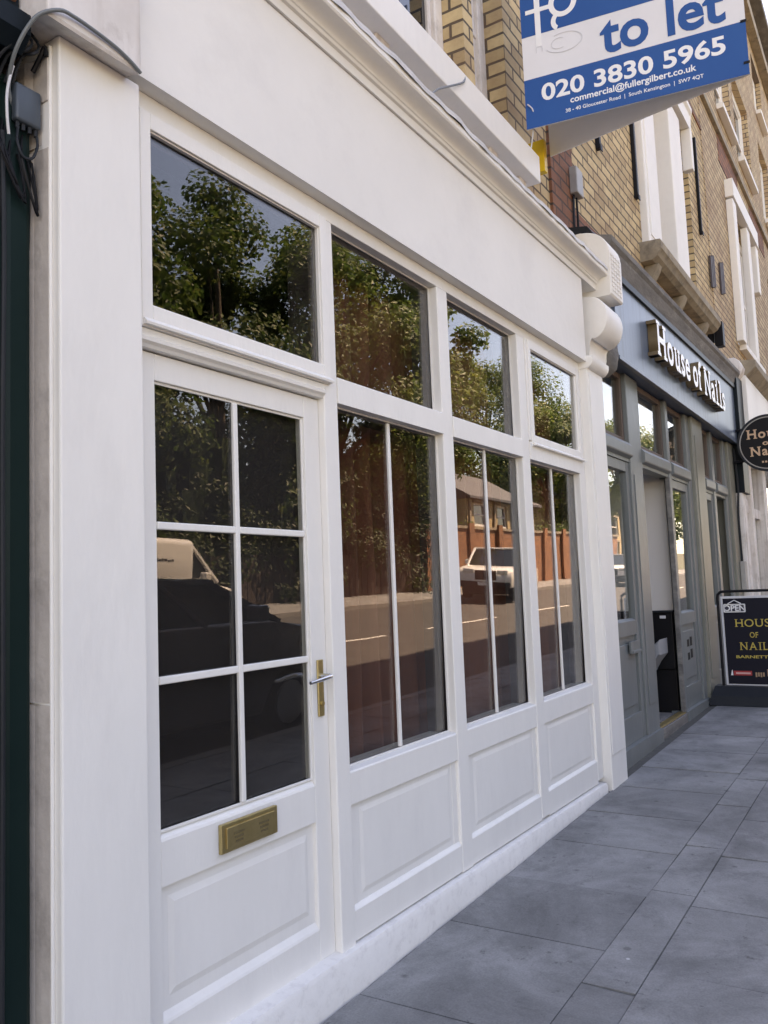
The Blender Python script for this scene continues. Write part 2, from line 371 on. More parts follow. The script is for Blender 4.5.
BARK = mat('bark', (0.11, 0.085, 0.06), 0.95, col2=(0.06, 0.048, 0.038), nscale=9, bump=0.7, bscale=20, squeeze=(1, 1, .3))
LEAF = leaf_mat('leaf_green', (0.05, 0.095, 0.022), (0.105, 0.175, 0.042), (0.20, 0.24, 0.06))
LEAFD = leaf_mat('leaf_dark_green', (0.032, 0.068, 0.018), (0.07, 0.125, 0.03), (0.145, 0.18, 0.048))
IVY = leaf_mat('ivy_green', (0.018, 0.036, 0.010), (0.036, 0.065, 0.015), (0.075, 0.10, 0.025))
TYRE = mat('tyre_rubber', (0.018, 0.018, 0.019), 0.85)
RIM = mat('alloy_rim', (0.42, 0.43, 0.44), 0.35, 0.9)
CARB = mat('black_car_paint', (0.045, 0.040, 0.043), 0.35, coat=1.0)
CARW = mat('white_car_paint', (0.76, 0.76, 0.75), 0.25, coat=0.8)
VANW = mat('white_van_paint', (0.72, 0.72, 0.70), 0.35, coat=0.5)
CARG = mat('car_glass', (0.018, 0.022, 0.022), 0.03, spec=0.9)
LAMP = mat('lamp_lens', (0.55, 0.57, 0.58), 0.12, spec=0.8)
LAMPR = mat('lamp_lens_red', (0.35, 0.01, 0.01), 0.2)
HOUSEY = brick_mat('gault_brick', (0.55, 0.42, 0.22), (0.47, 0.35, 0.19), (0.36, 0.31, 0.23), (0.33, 0.24, 0.13))
SLATE = mat('roof_slate', (0.10, 0.105, 0.115), 0.7, col2=(0.065, 0.068, 0.075), nscale=8)
WINDARK = mat('dark_window_pane', (0.012, 0.014, 0.017), 0.04, spec=0.8)
GREYCH = mat('grey_leatherette', (0.30, 0.31, 0.325), 0.5, col2=(0.25, 0.26, 0.27), nscale=3)
BEIGE = mat('beige_plastic', (0.36, 0.35, 0.33), 0.5, col2=(0.28, 0.27, 0.255), nscale=6)
CABLE = mat('grey_cable', (0.15, 0.17, 0.18), 0.5)
JBOX = mat('blue_grey_plastic', (0.055, 0.075, 0.095), 0.42, col2=(0.045, 0.06, 0.078), nscale=4)
REDP = mat('label_red', (0.45, 0.03, 0.035), 0.4)
SALMON = mat('label_pale_pink', (0.72, 0.38, 0.36), 0.4)

# ------------------------------------------------------------------ ground
def sheet(bm, x0, x1, y0, y1, dz=0.0, nx=1):
    for i in range(nx):
        a = x0+(x1-x0)*i/nx; b = x0+(x1-x0)*(i+1)/nx
        bm.faces.new([bm.verts.new(p) for p in ((a, y0, g(a)+cz(y0)+dz), (b, y0, g(b)+cz(y0)+dz), (b, y1, g(b)+cz(y1)+dz), (a, y1, g(a)+cz(y1)+dz))])
    return bm

def slope_box(bm, x0, x1, y0, y1, z0, z1, bev=0):
    pts = [(x, y, g(x)+cz(y)+z) for z in (z0, z1) for x, y in ((x0, y0), (x1, y0), (x1, y1), (x0, y1))]
    n0 = len(bm.verts); hexa(bm, pts)
    if bev:
        bm.verts.ensure_lookup_table(); vs = bm.verts[n0:]
        es = list({e for v in vs for e in v.link_edges})
        bmesh.ops.bevel(bm, geom=es, offset=bev, segments=2, affect='EDGES', profile=0.5)
    return bm

bm = NB(); sheet(bm, -300, 600, -60, -3.5, -0.30); sheet(bm, -300, 600, -3.5, 300, -0.30); struct('ground', bm, EARTH)
struct('road', sheet(NB(), -150, 300, -12.30, -3.55, -0.12), ASPH)
bm = NB(); sheet(bm, -150, 300, -3.40, 0.6, -0.010); struct('pavement_bed', bm, DIRT)

rnd = random.Random(3)
bm = NB()
rows = [(-0.775, -0.049, [2.09, 2.80, 3.56, 4.205, 4.86, 5.52, 6.20], 0.68),
        (-0.985, -0.780, [2.35, 3.25, 4.30, 5.05, 5.95, 6.70], 0.92),
        (-1.85, -0.990, [2.60, 3.47, 4.18, 4.93, 5.66, 6.5], 0.78),
        (-2.65, -1.858, [2.2, 3.1, 4.0, 4.9], 0.9), (-3.395, -2.658, [2.4, 3.2, 4.0, 4.8], 0.8)]
for y0, y1, js, step in rows:
    xs = list(js)
    while xs[0] > -8: xs.insert(0, xs[0]-step*rnd.uniform(.92, 1.1))
    while xs[-1] < 24: xs.append(xs[-1]+step*rnd.uniform(.92, 1.1))
    for a, b in zip(xs[:-1], xs[1:]):
        n0 = len(bm.verts); gp = 0.0045
        tl = [rnd.uniform(-.0035, .0035) for _ in range(4)]
        cs = ((a+gp, y0), (b-gp, y0), (b-gp, y1), (a+gp, y1))
        hexa(bm, [(x, y, g(x)-0.05) for x, y in cs]+[(x, y, g(x)+t) for (x, y), t in zip(cs, tl)])
        bm.verts.ensure_lookup_table()
        es = list({e for v in bm.verts[n0+4:n0+8] for e in v.link_edges})
        bmesh.ops.bevel(bm, geom=es, offset=0.004, segments=1, affect='EDGES')
struct('pavement', bm, SLAB)
bm = NB(); slope_box(bm, 24.3, 300, -3.395, -0.03, -0.05, 0.0); slope_box(bm, -150, -9.5, -3.395, -0.03, -0.05, 0.0); struct('far_pavement', bm, SLAB)
bm = NB()
for i in range(-30, 90): slope_box(bm, i*0.92, i*0.92+0.91, -3.545, -3.40, -0.3, 0.003, 0.012)
struct('kerb', bm, KERB)
bm = NB()
for i in range(-10, 90): slope_box(bm, i*0.92, i*0.92+0.91, -12.445, -12.30, -0.3, 0.003, 0.012)
struct('far_kerb', bm, KERB)
struct('opposite_pavement', sheet(NB(), -150, 300, -14.9, -12.445, 0.0), SLAB)
bm = NB()
for i in range(-10, 40): sheet(bm, i*6.0, i*6.0+4.0, -8.0, -7.88, -0.116)
sheet(bm, -60, 250, -3.86, -3.78, -0.116)
struct('road_markings', bm, LINE)

# ------------------------------------------------------------------ the white shopfront
LEAN = 0.008
shop = thing('shopfront', 'large white painted timber shopfront with a glazed door and brown curtained windows', 'shopfront', (3.9, 0, 0))

def rect_ring(bm, x0, x1, z0, z1, w, y0, y1, wt=None, wb=None, bev=0.003):
    wt = w if wt is None else wt; wb = w if wb is None else wb
    box(bm, x0, x0+w, y0, y1, z0, z1, bev); box(bm, x1-w, x1, y0, y1, z0, z1, bev)
    box(bm, x0+w+.0004, x1-w-.0004, y0+.0006, y1-.0006, z1-wt, z1, bev); box(bm, x0+w+.0004, x1-w-.0004, y0+.0006, y1-.0006, z0, z0+wb, bev)
    return bm

bm = NB(); box(bm, 1.46, 1.757, -0.05, 0.12, -0.2, 3.165, 0.006); box(bm, 1.449, 1.4598, -0.022, 0.12, -0.2, 3.14, 0.003)
part(shop, 'pilaster', bm, W)
# old stone edge behind the left pilaster, in broken lengths
bm = NB()
for z0, z1, x0, yy in ((-0.2, 1.28, 1.4475, 0.0), (1.284, 2.835, 1.447, 0.0), (2.972, 3.11, 1.444, 0.0)):
    prism(bm, [(x0, -0.018), (x0, 0.045), (x0-.012, 0.068), (x0-.012, 0.12), (1.455, 0.12), (1.455, -0.018)], z0, z1, 'z', 0.003)
hexa(bm, [(1.452, -.005, 2.85), (1.455, -.005, 2.85), (1.455, .12, 2.85), (1.43, .12, 2.84), (1.452, -.005, 2.955), (1.455, -.005, 2.955), (1.455, .12, 2.955), (1.446, .12, 2.965)])
part(shop, 'stone_edge', bm, OLD)
# left block under the fascia
bm = NB(); prism(bm, [(-0.12, 3.155), (-0.115, 3.147), (-0.075, 3.158), (-0.05, 3.166), (0.12, 3.166), (0.12, 3.84), (-0.12, 3.84)], 1.372, 1.702, 'x', 0.006)
box(bm, 1.36, 1.715, -0.135, 0.10, 3.41, 3.46, 0.01)
part(shop, 'capital_block', bm, WD, label='rain streaked capital block at the left end')
# fascia
bm = NB(); prism(bm, [(-0.06, 3.190), (0.11, 3.190), (0.11, 3.826), (-0.06, 3.826)], 1.7025, 6.06, 'x', 0.004)
part(shop, 'fascia', bm, WF)
# cornice with cove and sloped top
bm = NB(); prof = [(-0.072, 3.829), (-0.072, 3.872), (-0.085, 3.876), (-0.088, 3.890)]
for k in range(7):
    a = k/6*math.pi/2; prof.append((-0.094-0.055*(1-math.cos(a)), 3.893+0.030*math.sin(a)))
prof += [(-0.166, 3.926), (-0.172, 3.934), (-0.172, 3.968), (-0.16, 3.98), (0.24, 4.04), (0.24, 3.829)]
prism(bm, prof, 1.7026, 6.379, 'x', 0.0); part(shop, 'cornice', bm, WF, smooth=True, angle=25)
bm = NB(); top = []; n = 64; rf = random.Random(5)
for i in range(n+1):
    x = 1.71+(6.37-1.71)*i/n; dz = rf.uniform(-.004, .006); dy = rf.uniform(-.006, .004)
    top.append([bm.verts.new((x, -0.179+dy, 3.957+dz*1.2)), bm.verts.new((x, -0.177+dy, 3.988+dz)), bm.verts.new((x, -0.14, 3.997+dz)), bm.verts.new((x, 0.238, 4.055))])
for a, b in zip(top[:-1], top[1:]):
    for k in range(3): bm.faces.new((a[k], b[k], b[k+1], a[k+1]))
part(shop, 'lead_flashing', bm, WL, smooth=True)
# head rail
bm = NB(); box(bm, 1.757, 6.10, 0.0, 0.05, 3.125, 3.189, 0.003); hr_ = part(shop, 'head_rail', bm, W)
bm = NB(); box(bm, 2.86, 6.0, 0.064, 0.16, 3.085, 3.189, .004); part(hr_, 'inner_face', bm, INNER)
# mullions (top to bottom)
for x0, x1 in ((2.765, 2.86), (3.805, 3.92), (4.857, 4.98), (5.925, 6.03)):
    bm = NB(); box(bm, x0, x1, -0.002, 0.048, 0.15, 3.1245, 0.005)
    m_ = part(shop, 'mullion', bm, W)
    bm = NB(); box(bm, x0-.030, x1+.012, 0.066, 0.15, 0.16, 3.12, 0.004); part(m_, 'inner_face', bm, INNER)
# transom rails over the three lower windows, with a sunk moulding
for x0, x1 in ((2.8603, 3.8047), (3.9203, 4.8567), (4.9803, 5.9247)):
    bm = NB(); prism(bm, [(-0.008, 2.338), (-0.008, 2.444), (-0.004, 2.449), (0.046, 2.458), (0.048, 2.458), (0.048, 2.338)], x0, x1, 'x', 0.002)
    tr_ = part(shop, 'transom_rail', bm, W)
    bm = NB(); box(bm, x0, x1, .064, .15, 2.32, 2.47, .004); part(tr_, 'inner_face', bm, INNER)
# door transom with drip moulding
bm = NB(); prism(bm, [(-0.012, 2.362), (-0.014, 2.374), (-0.004, 2.38), (-0.004, 2.402), (0.14, 2.402), (0.14, 2.345), (0.006, 2.345), (0.0, 2.354)], 1.7575, 2.7646, 'x', 0.002)
part(shop, 'transom_rail', bm, W)
# upper lights
def glass_pane(parent, x0, x1, z0, z1, y, m=None):
    e = (z1-z0)*LEAN/2           # old panes lean outward a touch at the top
    bm = NB(); hexa(bm, [(x0, y+e, z0), (x1, y+e, z0), (x1, y+e+.005, z0), (x0, y+e+.005, z0), (x0, y-e, z1), (x1, y-e, z1), (x1, y-e+.005, z1), (x0, y-e+.005, z1)]); return part(parent, 'glass', bm, m or GLASS)
SW = 0.044
def upper_light(x0, x1, z0, z1, sash, y):
    bm = NB()
    if sash:
        rect_ring(bm, x0, x1, z0, z1, SW, -0.014, 0.018, 0.055, 0.075)
        rect_ring(bm, x0+SW, x1-SW, z0+.075, z1-.055, 0.005, -0.004, 0.012, bev=.001)
        prism(bm, [(-0.030, z0+.004), (-0.032, z0+.012), (-0.016, z0+.028), (-0.0161, z0+.004)], x0+.002, x1-.002, 'x')
        w = part(shop, 'transom_window', bm, W); glass_pane(w, x0+SW-.01, x1-SW+.01, z0+.07, z1-.05, y)
        bm = NB(); rect_ring(bm, x0, x1, z0, z1, SW+.03, .032, .13, .075, .09); part(w, 'inner_face', bm, INNER)
    else:
        rect_ring(bm, x0, x1, z0, z1, 0.006, y-0.008, y+.0, bev=.001)
        w = part(shop, 'transom_window', bm, W); glass_pane(w, x0+.004, x1-.004, z0+.004, z1-.004, y)
    return w
upper_light(1.790, 2.802, 2.405, 3.124, True, 0.012)
upper_light(2.8605, 3.8045, 2.463, 3.124, False, 0.052)
upper_light(3.9205, 4.8565, 2.463, 3.124, False, 0.052)
upper_light(5.012, 5.985, 2.425, 3.124, True, 0.012)
bm = NB(); box(bm, 1.757, 1.7895, -0.008, 0.12, 2.40, 3.1245, .003); part(shop, 'jamb', bm, W)
bm = NB(); box(bm, 4.9805, 5.0115, -.008, 0.05, 2.463, 3.1245, .003); part(shop, 'jamb', bm, W)
# lower windows with one slim glazing bar each
for x0, x1 in ((2.86, 3.805), (3.92, 4.857), (4.98, 5.925)):
    bm = NB(); rect_ring(bm, x0+.0004, x1-.0004, 0.832, 2.3378, 0.006, 0.038, 0.048, bev=.001)
    w = part(shop, 'window', bm, W)
    glass_pane(w, x0+.004, x1-.004, 0.836, 2.334, 0.050)
    xc = (x0+x1)/2 - 0.005
    bm = NB(); box(bm, xc-.011, xc+.011, 0.036, 0.0495, 0.842, 2.328, 0.003); part(w, 'glazing_bar', bm, W)
    # panel below: rails, raised field, sill
    bm = NB(); prism(bm, [(0.002, 0.69), (0.000, 0.694), (0.000, 0.818), (0.004, 0.824), (0.038, 0.8315), (0.14, 0.8315), (0.14, 0.69)], x0+.0004, x1-.0004, 'x', 0.002)
    prism(bm, [(0.0, 0.168), (0.0, 0.280), (0.003, 0.285), (0.014, 0.298), (0.10, 0.298), (0.10, 0.168)], x0+.0004, x1-.0004, 'x', 0.002)
    box(bm, x0+.0004, x0+.052, 0.0145, 0.10, 0.2985, 0.6895, .001); box(bm, x1-.052, x1-.0004, 0.0145, 0.10, 0.2985, 0.6895, .001)
    for v in bm.verts:
        if v.co.z < .20: v.co.z -= 0.0125*max(0, v.co.x-3.0)
    p = part(shop, 'stallriser_panel', bm, W)
    bm = NB(); a, b, c, d = x0+.0525, x1-.0525, 0.2985, 0.6895
    hexa(bm, [(a, .017, c), (b, .017, c), (b, .09, c), (a, .09, c), (a, .017, d), (b, .017, d), (b, .09, d), (a, .09, d)])
    i = .045
    hexa(bm, [(a+i, .012, c+i), (b-i, .012, c+i), (b-i+.02, .0169, c+i-.02), (a+i-.02, .0169, c+i-.02), (a+i, .012, d-i), (b-i, .012, d-i), (b-i+.02, .0169, d-i+.02), (a+i-.02, .0169, d-i+.02)])
    part(p, 'raised_field', bm, W)
# door
bm = NB()
box(bm, 1.80, 1.876, 0.03, 0.075, 0.158, 2.34, 0.003); box(bm, 2.664, 2.7625, 0.03, 0.075, 0.158, 2.34, 0.003)
box(bm, 1.8762, 2.6638, 0.0305, 0.0745, 2.252, 2.34, 0.003)
prism(bm, [(0.0302, 0.672), (0.0302, 0.806), (0.034, 0.814), (0.050, 0.829), (0.0745, 0.829), (0.0745, 0.672)], 1.8762, 2.6638, 'x', 0.002)
prism(bm, [(0.0302, 0.158), (0.0302, 0.272), (0.034, 0.280), (0.048, 0.300), (0.0745, 0.300), (0.0745, 0.158)], 1.8762, 2.6638, 'x', 0.002)
door = part(shop, 'door', bm, W)
bm = NB(); a, b, c, d = 1.8765, 2.6635, 0.300, 0.672
hexa(bm, [(a, .048, c), (b, .048, c), (b, .07, c), (a, .07, c), (a, .048, d), (b, .048, d), (b, .07, d), (a, .07, d)])
i = .06
hexa(bm, [(a+i, .042, c+i), (b-i, .042, c+i), (b-i+.022, .0479, c+i-.022), (a+i-.022, .0479, c+i-.022), (a+i, .042, d-i), (b-i, .042, d-i), (b-i+.022, .0479, d-i+.022), (a+i-.022, .0479, d-i+.022)])
part(door, 'lower_panel', bm, W)
glass_pane(door, 1.874, 2.666, 0.827, 2.254, 0.050)
bm = NB(); rect_ring(bm, 1.8762, 2.6638, 0.829, 2.252, 0.009, 0.040, 0.049, bev=.002)
box(bm, 2.252, 2.275, 0.034, 0.0495, 0.838, 2.243, .004)
for z in (1.783, 1.293):
    box(bm, 1.885, 2.2518, 0.0345, 0.0495, z-.0125, z+.0125, .004); box(bm, 2.2752, 2.655, 0.0345, 0.0495, z-.0125, z+.0125, .004)
part(door, 'glazing_bars', bm, W)
bm = NB(); box(bm, 1.865, 2.675, 0.078, 0.082, 0.80, 2.28); part(door, 'interior_tone_sheet', bm, mat('interior_tone', (0.050, 0.040, 0.042), 0.8, col2=(0.040, 0.033, 0.036), nscale=3))  # added sheet behind the glass, coloured to stand in for the dim interior
bm = NB(); box(bm, 2.125, 2.415, 0.0145, 0.0302, 0.700, 0.795, 0.003); box(bm, 2.146, 2.394, 0.0095, 0.0144, 0.714, 0.781, 0.002)
lb = part(door, 'letterbox', bm, BRASS)
bm = NB()
for s, x, z, sz in (('POST', 2.203, .752, .017), ('BOX', 2.203, .732, .017), ('FLAT', 2.338, .752, .017), ('85', 2.338, .732, .017)):
    pass
for x in (2.205, 2.335):        # worn engraving, illegible in the photo: two rows of shallow marks
    for r_, z in enumerate((.757, .743, .729)):
        box(bm, x-.026+.004*r_, x+.026-.003*r_, .0085, .0094, z-.0035, z+.0035)
part(door, 'engraving', bm, mat('engraved_brass', (0.12, 0.085, 0.035), 0.6))
bm = NB(); box(bm, 2.694, 2.730, 0.0205, 0.0302, 1.065, 1.285, 0.003); tube(bm, [(2.712, .021, 1.115), (2.712, .012, 1.115)], 0.009, 12)
hp = part(door, 'handle_plate', bm, BRASS)
bm = NB(); tube(bm, [(2.712, 0.021, 1.222), (2.712, -0.022, 1.222), (2.707, -0.030, 1.222), (2.69, -0.034, 1.221), (2.64, -0.034, 1.216), (2.575, -0.031, 1.210)], [.010, .0095, .009, .0085, .008, .0065], 12)
part(door, 'handle', bm, CHROME, smooth=True)
# threshold and plinth following the rising pavement
bm = NB(); box(bm, 1.80, 2.764, -0.012, 0.12, 0.128, 0.1475, 0.004); part(shop, 'threshold', bm, W)
bm = NB(); n = 40; rp_ = random.Random(11); ring = []
for i in range(n+1):
    x = 1.75+(6.02-1.75)*i/n; j = rp_.uniform(-.003, .003); t = 0.153-0.0125*max(0, x-3.0)
    ring.append([bm.verts.new(p) for p in ((x, -0.036+j, g(x)-.03), (x, -0.034+j, t-.016), (x, -0.026+j*.5, t), (x, 0.11, t+.014))])
for a, b in zip(ring[:-1], ring[1:]):
    for k in range(3): bm.faces.new((a[k], b[k], b[k+1], a[k+1]))
part(shop, 'plinth', bm, WP, smooth=True)
# right pilaster, capital and console
bm = NB(); box(bm, 6.03, 6.06, 0.004, 0.12, 0.15, 3.1245, .003); box(bm, 6.0605, 6.43, -0.06, 0.14, 0.0, 3.19, 0.008); box(bm, 6.085, 6.405, -0.066, -0.059, 0.30, 3.10, 0.004)
part(shop, 'pilaster', bm, W)
bm = NB(); prism(bm, [(-0.066, 3.140), (-0.085, 3.152), (-0.105, 3.175), (-0.11, 3.20), (-0.112, 3.225), (-.06, 3.235), (0.1, 3.235), (0.1, 3.14)], 6.05, 6.45, 'x', 0.004)
part(shop, 'capital', bm, W, smooth=True, angle=30)
bm = NB(); pr = [(0.16, 3.236), (-0.045, 3.236), (-0.035, 3.30), (-0.040, 3.37), (-0.060, 3.41)]
for k in range(13):
    a = math.radians(-88+k*14.6); pr.append((-0.072-0.125*max(0, math.cos(a)), 3.56+0.165*math.sin(a)))
pr += [(0.16, 3.765)]
prism(bm, pr, 6.20, 6.62, 'x', 0.010); part(shop, 'scroll_console', bm, WF, smooth=True, angle=35)
bm = NB(); pr = [(0.23, 3.772), (-0.18, 3.772), (-0.192, 3.785), (-0.192, 4.12)]
for k in range(1, 9):
    a = k/8*math.pi/2; pr.append((-0.192+0.22*(1-math.cos(a)), 4.12+0.20*math.sin(a)))
pr += [(0.23, 4.32)]
prism(bm, pr, 6.38, 6.70, 'x', 0.010); cb_ = part(shop, 'console_cap', bm, WF, smooth=True, angle=30)
bm = NB()
for r_ in range(9):
    for c_ in range(4):
        box(bm, 6.41+c_*.066, 6.45+c_*.066, -.198, -.1922, 3.81+r_*.036, 3.832+r_*.036, .003, 1)
part(cb_, 'dentil_relief', bm, WF)

# the room behind, and its curtains
bm = NB()
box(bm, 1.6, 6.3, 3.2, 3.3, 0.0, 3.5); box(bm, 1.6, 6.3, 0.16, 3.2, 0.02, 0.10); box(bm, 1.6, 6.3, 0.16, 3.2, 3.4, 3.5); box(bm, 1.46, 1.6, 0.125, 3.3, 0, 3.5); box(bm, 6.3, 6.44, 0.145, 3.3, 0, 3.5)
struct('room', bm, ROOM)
def curtain(x0, x1, seed, label, m):
    rr = random.Random(seed); bm = NB(); n = 90; rows_ = 10; grid = []
    ph = [rr.uniform(0, 6.28) for _ in range(4)]
    for j in range(rows_+1):
        z = 0.14+(3.32-0.14)*j/rows_; row = []
        for i in range(n+1):
            t = i/n; x = x0+(x1-x0)*t
            y = 0.31+0.065*math.sin(t*30+ph[0]+0.4*math.sin(j*.5))+0.018*math.sin(t*61+ph[1])+0.012*math.sin(t*13+ph[2]+j*.3)
            row.append(bm.verts.new((x, y, z)))
        grid.append(row)
    for a, b in zip(grid[:-1], grid[1:]):
        for i in range(n): bm.faces.new((a[i], a[i+1], b[i+1], b[i]))
    o = solo('curtain', label, 'curtain', bm, m, smooth=True, group='curtains in the white shop windows', loc=((x0+x1)/2, .3, 0.14))
    sm = o.modifiers.new('thickness', 'SOLIDIFY'); sm.thickness = 0.003
    return o
curtain(3.04, 3.90, 1, 'brown curtain hanging behind the window beside the white door', CURT)
curtain(3.87, 4.90, 2, 'brown curtain hanging behind the middle of three tall windows', CURT)
curtain(4.92, 6.02, 3, 'brown curtain hanging behind the window nearest the white scroll console', CURT)

# ------------------------------------------------------------------ dark green neighbour on the left
gs = thing('shopfront', 'dark green glossy shopfront cut by the left edge of the photo', 'shopfront', (0.6, 0.1, 0))
bm = NB(); box(bm, 1.06, 1.434, 0.075, 0.30, -0.2, 3.05, 0.006)
for x in (1.10, 1.17, 1.235, 1.30): box(bm, x, x+.035, 0.058, 0.0745, 0.25, 2.9, 0.012)
part(gs, 'pilaster', bm, GREEN)
bm = NB(); box(bm, 1.345, 1.43, 0.03, 0.0745, -0.2, 3.02, 0.018); part(gs, 'corner_post', bm, GREEN)
bm = NB(); box(bm, -1.6, 1.06, 0.10, 0.3, -0.2, 0.8, 0.01); box(bm, -1.6, 1.06, 0.1, 0.3, 2.6, 3.05, .01); box(bm, -1.6, -1.4, .1, .3, .8, 2.6, .01)
part(gs, 'stallriser', bm, GREEN)
bm = NB(); box(bm, -1.4, 1.06, 0.16, 0.165, 0.8, 2.6); part(gs, 'glass', bm, WINDARK)
bm = NB(); prism(bm, [(-.02, 3.06), (-.06, 3.10), (-.06, 3.16), (-.0, 3.2), (0.02, 3.7), (.3, 3.7), (.3, 3.06)], -1.7, 1.365, 'x', .004); part(gs, 'fascia', bm, NAVY)
bm = NB(); box(bm, 1.20, 1.36, -0.01, 0.0185, 3.22, 3.6, .01); part(gs, 'corner_bracket', bm, REDB)
# cables and junction box
solo('cable', 'thick grey cable draped along the foot of the streaked capital block', 'cable',
     tube(NB(), [(1.372, 0.030, 2.93), (1.350, 0.020, 2.97), (1.335, -0.01, 3.01), (1.328, -0.045, 3.05), (1.336, -0.080, 3.10), (1.355, -0.110, 3.14), (1.40, -0.134, 3.168), (1.45, -0.132, 3.178), (1.52, -0.130, 3.178), (1.60, -0.128, 3.172), (1.66, -0.126, 3.158), (1.695, -0.124, 3.145)], 0.0055, 10, 5), CABLE, smooth=True)
solo('cable', 'thin black cable hanging in a loop below the blue grey junction box', 'cable',
     tube(NB(), [(1.372, .012, 2.865), (1.362, .0, 2.82), (1.375, -.005, 2.78), (1.405, -.004, 2.785), (1.428, .004, 2.83), (1.432, .012, 2.865)], 0.004, 8, 5), BLACKP, smooth=True)
solo('cable', 'pale grey cable loop left of the junction box', 'cable',
     tube(NB(), [(1.340, .005, 2.83), (1.330, -.002, 2.88), (1.328, -.005, 2.94), (1.338, -.003, 2.99), (1.35, .0, 3.03)], 0.004, 8, 5), SIGNPALE, smooth=True)
bm = NB(); rq = random.Random(8)
for k in range(6):
    x = 1.335+.016*k; tube(bm, [(x, .05, 2.90), (x-.02+rq.uniform(-.02, .03), .02-.02*rq.random(), 2.80-.05*rq.random()), (x+.03+rq.uniform(-.02, .02), .01, 2.70-.07*rq.random()), (x+rq.uniform(-.02, .03), .03, 2.80), (x+.02, .055, 2.62-.1*rq.random()), (x, .06, 2.4)], .0035, 6, 5)
solo('cable_bundle', 'tangle of thin black cables hanging under the blue grey junction box', 'cables', bm, BLACK, smooth=True)
bm = NB()
for k in range(4):
    x = 1.30+.022*k; tube(bm, [(x, .03, 2.99), (x+.01, .0, 3.04+.01*k), (x+.03, -.03, 3.08), (x+.05, -.02, 3.12), (x+.04, .02, 3.18)], .0045, 6, 5)
solo('cable_bundle', 'knot of dark cables rising above the junction box towards the dark fascia', 'cables', bm, BLACKP, smooth=True)
solo('cable', 'black cable running down beside the dark green corner post', 'cable',
     tube(NB(), [(1.33, .02, 2.84), (1.335, .018, 2.5), (1.333, .02, 2.0), (1.336, .02, 1.2), (1.334, .02, -.05)], 0.007, 8, 4), BLACKP, smooth=True)
solo('cable', 'black clamp end cable curling off the old stone edge', 'cable',
     tube(NB(), [(1.425, .02, 3.06), (1.432, -.005, 3.10), (1.436, -.02, 3.125), (1.440, -.02, 3.10)], 0.007, 8, 5), BLACK, smooth=True)
bm = NB(); box(bm, 1.360, 1.441, 0.000, 0.028, 2.885, 2.995, 0.008, 3); jb = thing('junction_box', 'blue grey plastic junction box among cables at the top left', 'junction box', (1.40, .014, 2.885))
part(jb, 'cover', bm, JBOX, smooth=True)
bm = NB()
for x in (1.372, 1.39, 1.41, 1.43): tube(bm, [(x, .014, 2.884), (x, .014, 2.865)], .006, 8)
part(jb, 'cable_glands', bm, BLACKP)

# ------------------------------------------------------------------ brick buildings above
def wall_grid(bm, x0, x1, z0, z1, y0, y1, openings):
    xs = sorted({x0, x1, *[o[0] for o in openings], *[o[1] for o in openings]})
    for a, b in zip(xs[:-1], xs[1:]):
        cuts = sorted([(o[2], o[3]) for o in openings if o[0] <= a+1e-6 and o[1] >= b-1e-6])
        z = z0
        for c, d in cuts:
            if c > z: box(bm, a, b, y0, y1, z, c)
            z = max(z, d)
        if z < z1: box(bm, a, b, y0, y1, z, z1)
    return bm

def sash_window(parent, x0, x1, z0, z1, y, frame_m_=None, fw=0.11, meet=True):
    fm = frame_m_ or WD
    bm = NB(); rect_ring(bm, x0, x1, z0, z1, fw, y, y+.10, bev=.008)
    rect_ring(bm, x0+fw+.001, x1-fw-.001, z0+fw+.001, z1-fw-.001, 0.05, y+.03, y+.07, bev=.005)
    if meet: box(bm, x0+fw, x1-fw, y+.02, y+.075, (z0+z1)/2-.03, (z0+z1)/2+.03, .005)
    w = part(parent, 'window', bm, fm)
    bm = NB(); box(bm, x0+fw, x1-fw, y+.05, y+.056, z0+fw, z1-fw); part(w, 'pane', bm, WINDARK)
    bm = NB(); box(bm, x0+fw+.05, x0+fw+.05+(x1-x0)*.28, y+.12, y+.13, z0+fw, z1-fw); part(w, 'inner_blind', bm, SIGNPALE)
    return w

HT = 15.2
b1 = thing('brick_building', 'yellow brick building with white window frames above the white shopfront', 'building', (3.9, .25, 3.4))
op1 = [(1.9, 3.0, 4.55, 6.7), (3.35, 4.85, 4.55, 6.7), (5.0, 5.55, 4.55, 6.7)]
bm = NB(); wall_grid(bm, 1.4, 6.35, 3.45, HT, 0.25, 0.55, op1); box(bm, 1.4, 6.35, .56, 9, 3.55, HT-.02); part(b1, 'wall', bm, STOCK)
for o in op1: sash_window(b1, o[0], o[1], o[2], o[3], 0.40)
bm = NB(); box(bm, 1.8, 5.42, -0.02, 0.245, 4.335, 4.53, 0.006); s1 = part(b1, 'window_sill', bm, W, label='long white painted window sill')
for x in (2.2, 3.4, 4.75, 5.22):
    bm = NB(); prism(bm, [(0.06, 4.334), (0.245, 4.334), (0.245, 4.12), (0.20, 4.13), (0.14, 4.20), (0.08, 4.26)], x, x+.14, 'x', .01); part(b1, 'corbel', bm, WD, smooth=True)
bm = NB(); box(bm, 1.41, 6.34, 0.20, 0.249, 4.05, 4.30, .004); part(b1, 'painted_band', bm, WD)
solo('strap', 'thin metal strap tying the white sill to the cornice below it', 'strap', tube(NB(), [(3.55, -.15, 3.995), (3.72, -.11, 4.13), (3.95, -.07, 4.28), (4.22, -.027, 4.46), (4.26, -.01, 4.535)], .006, 6, 3), CABLE)

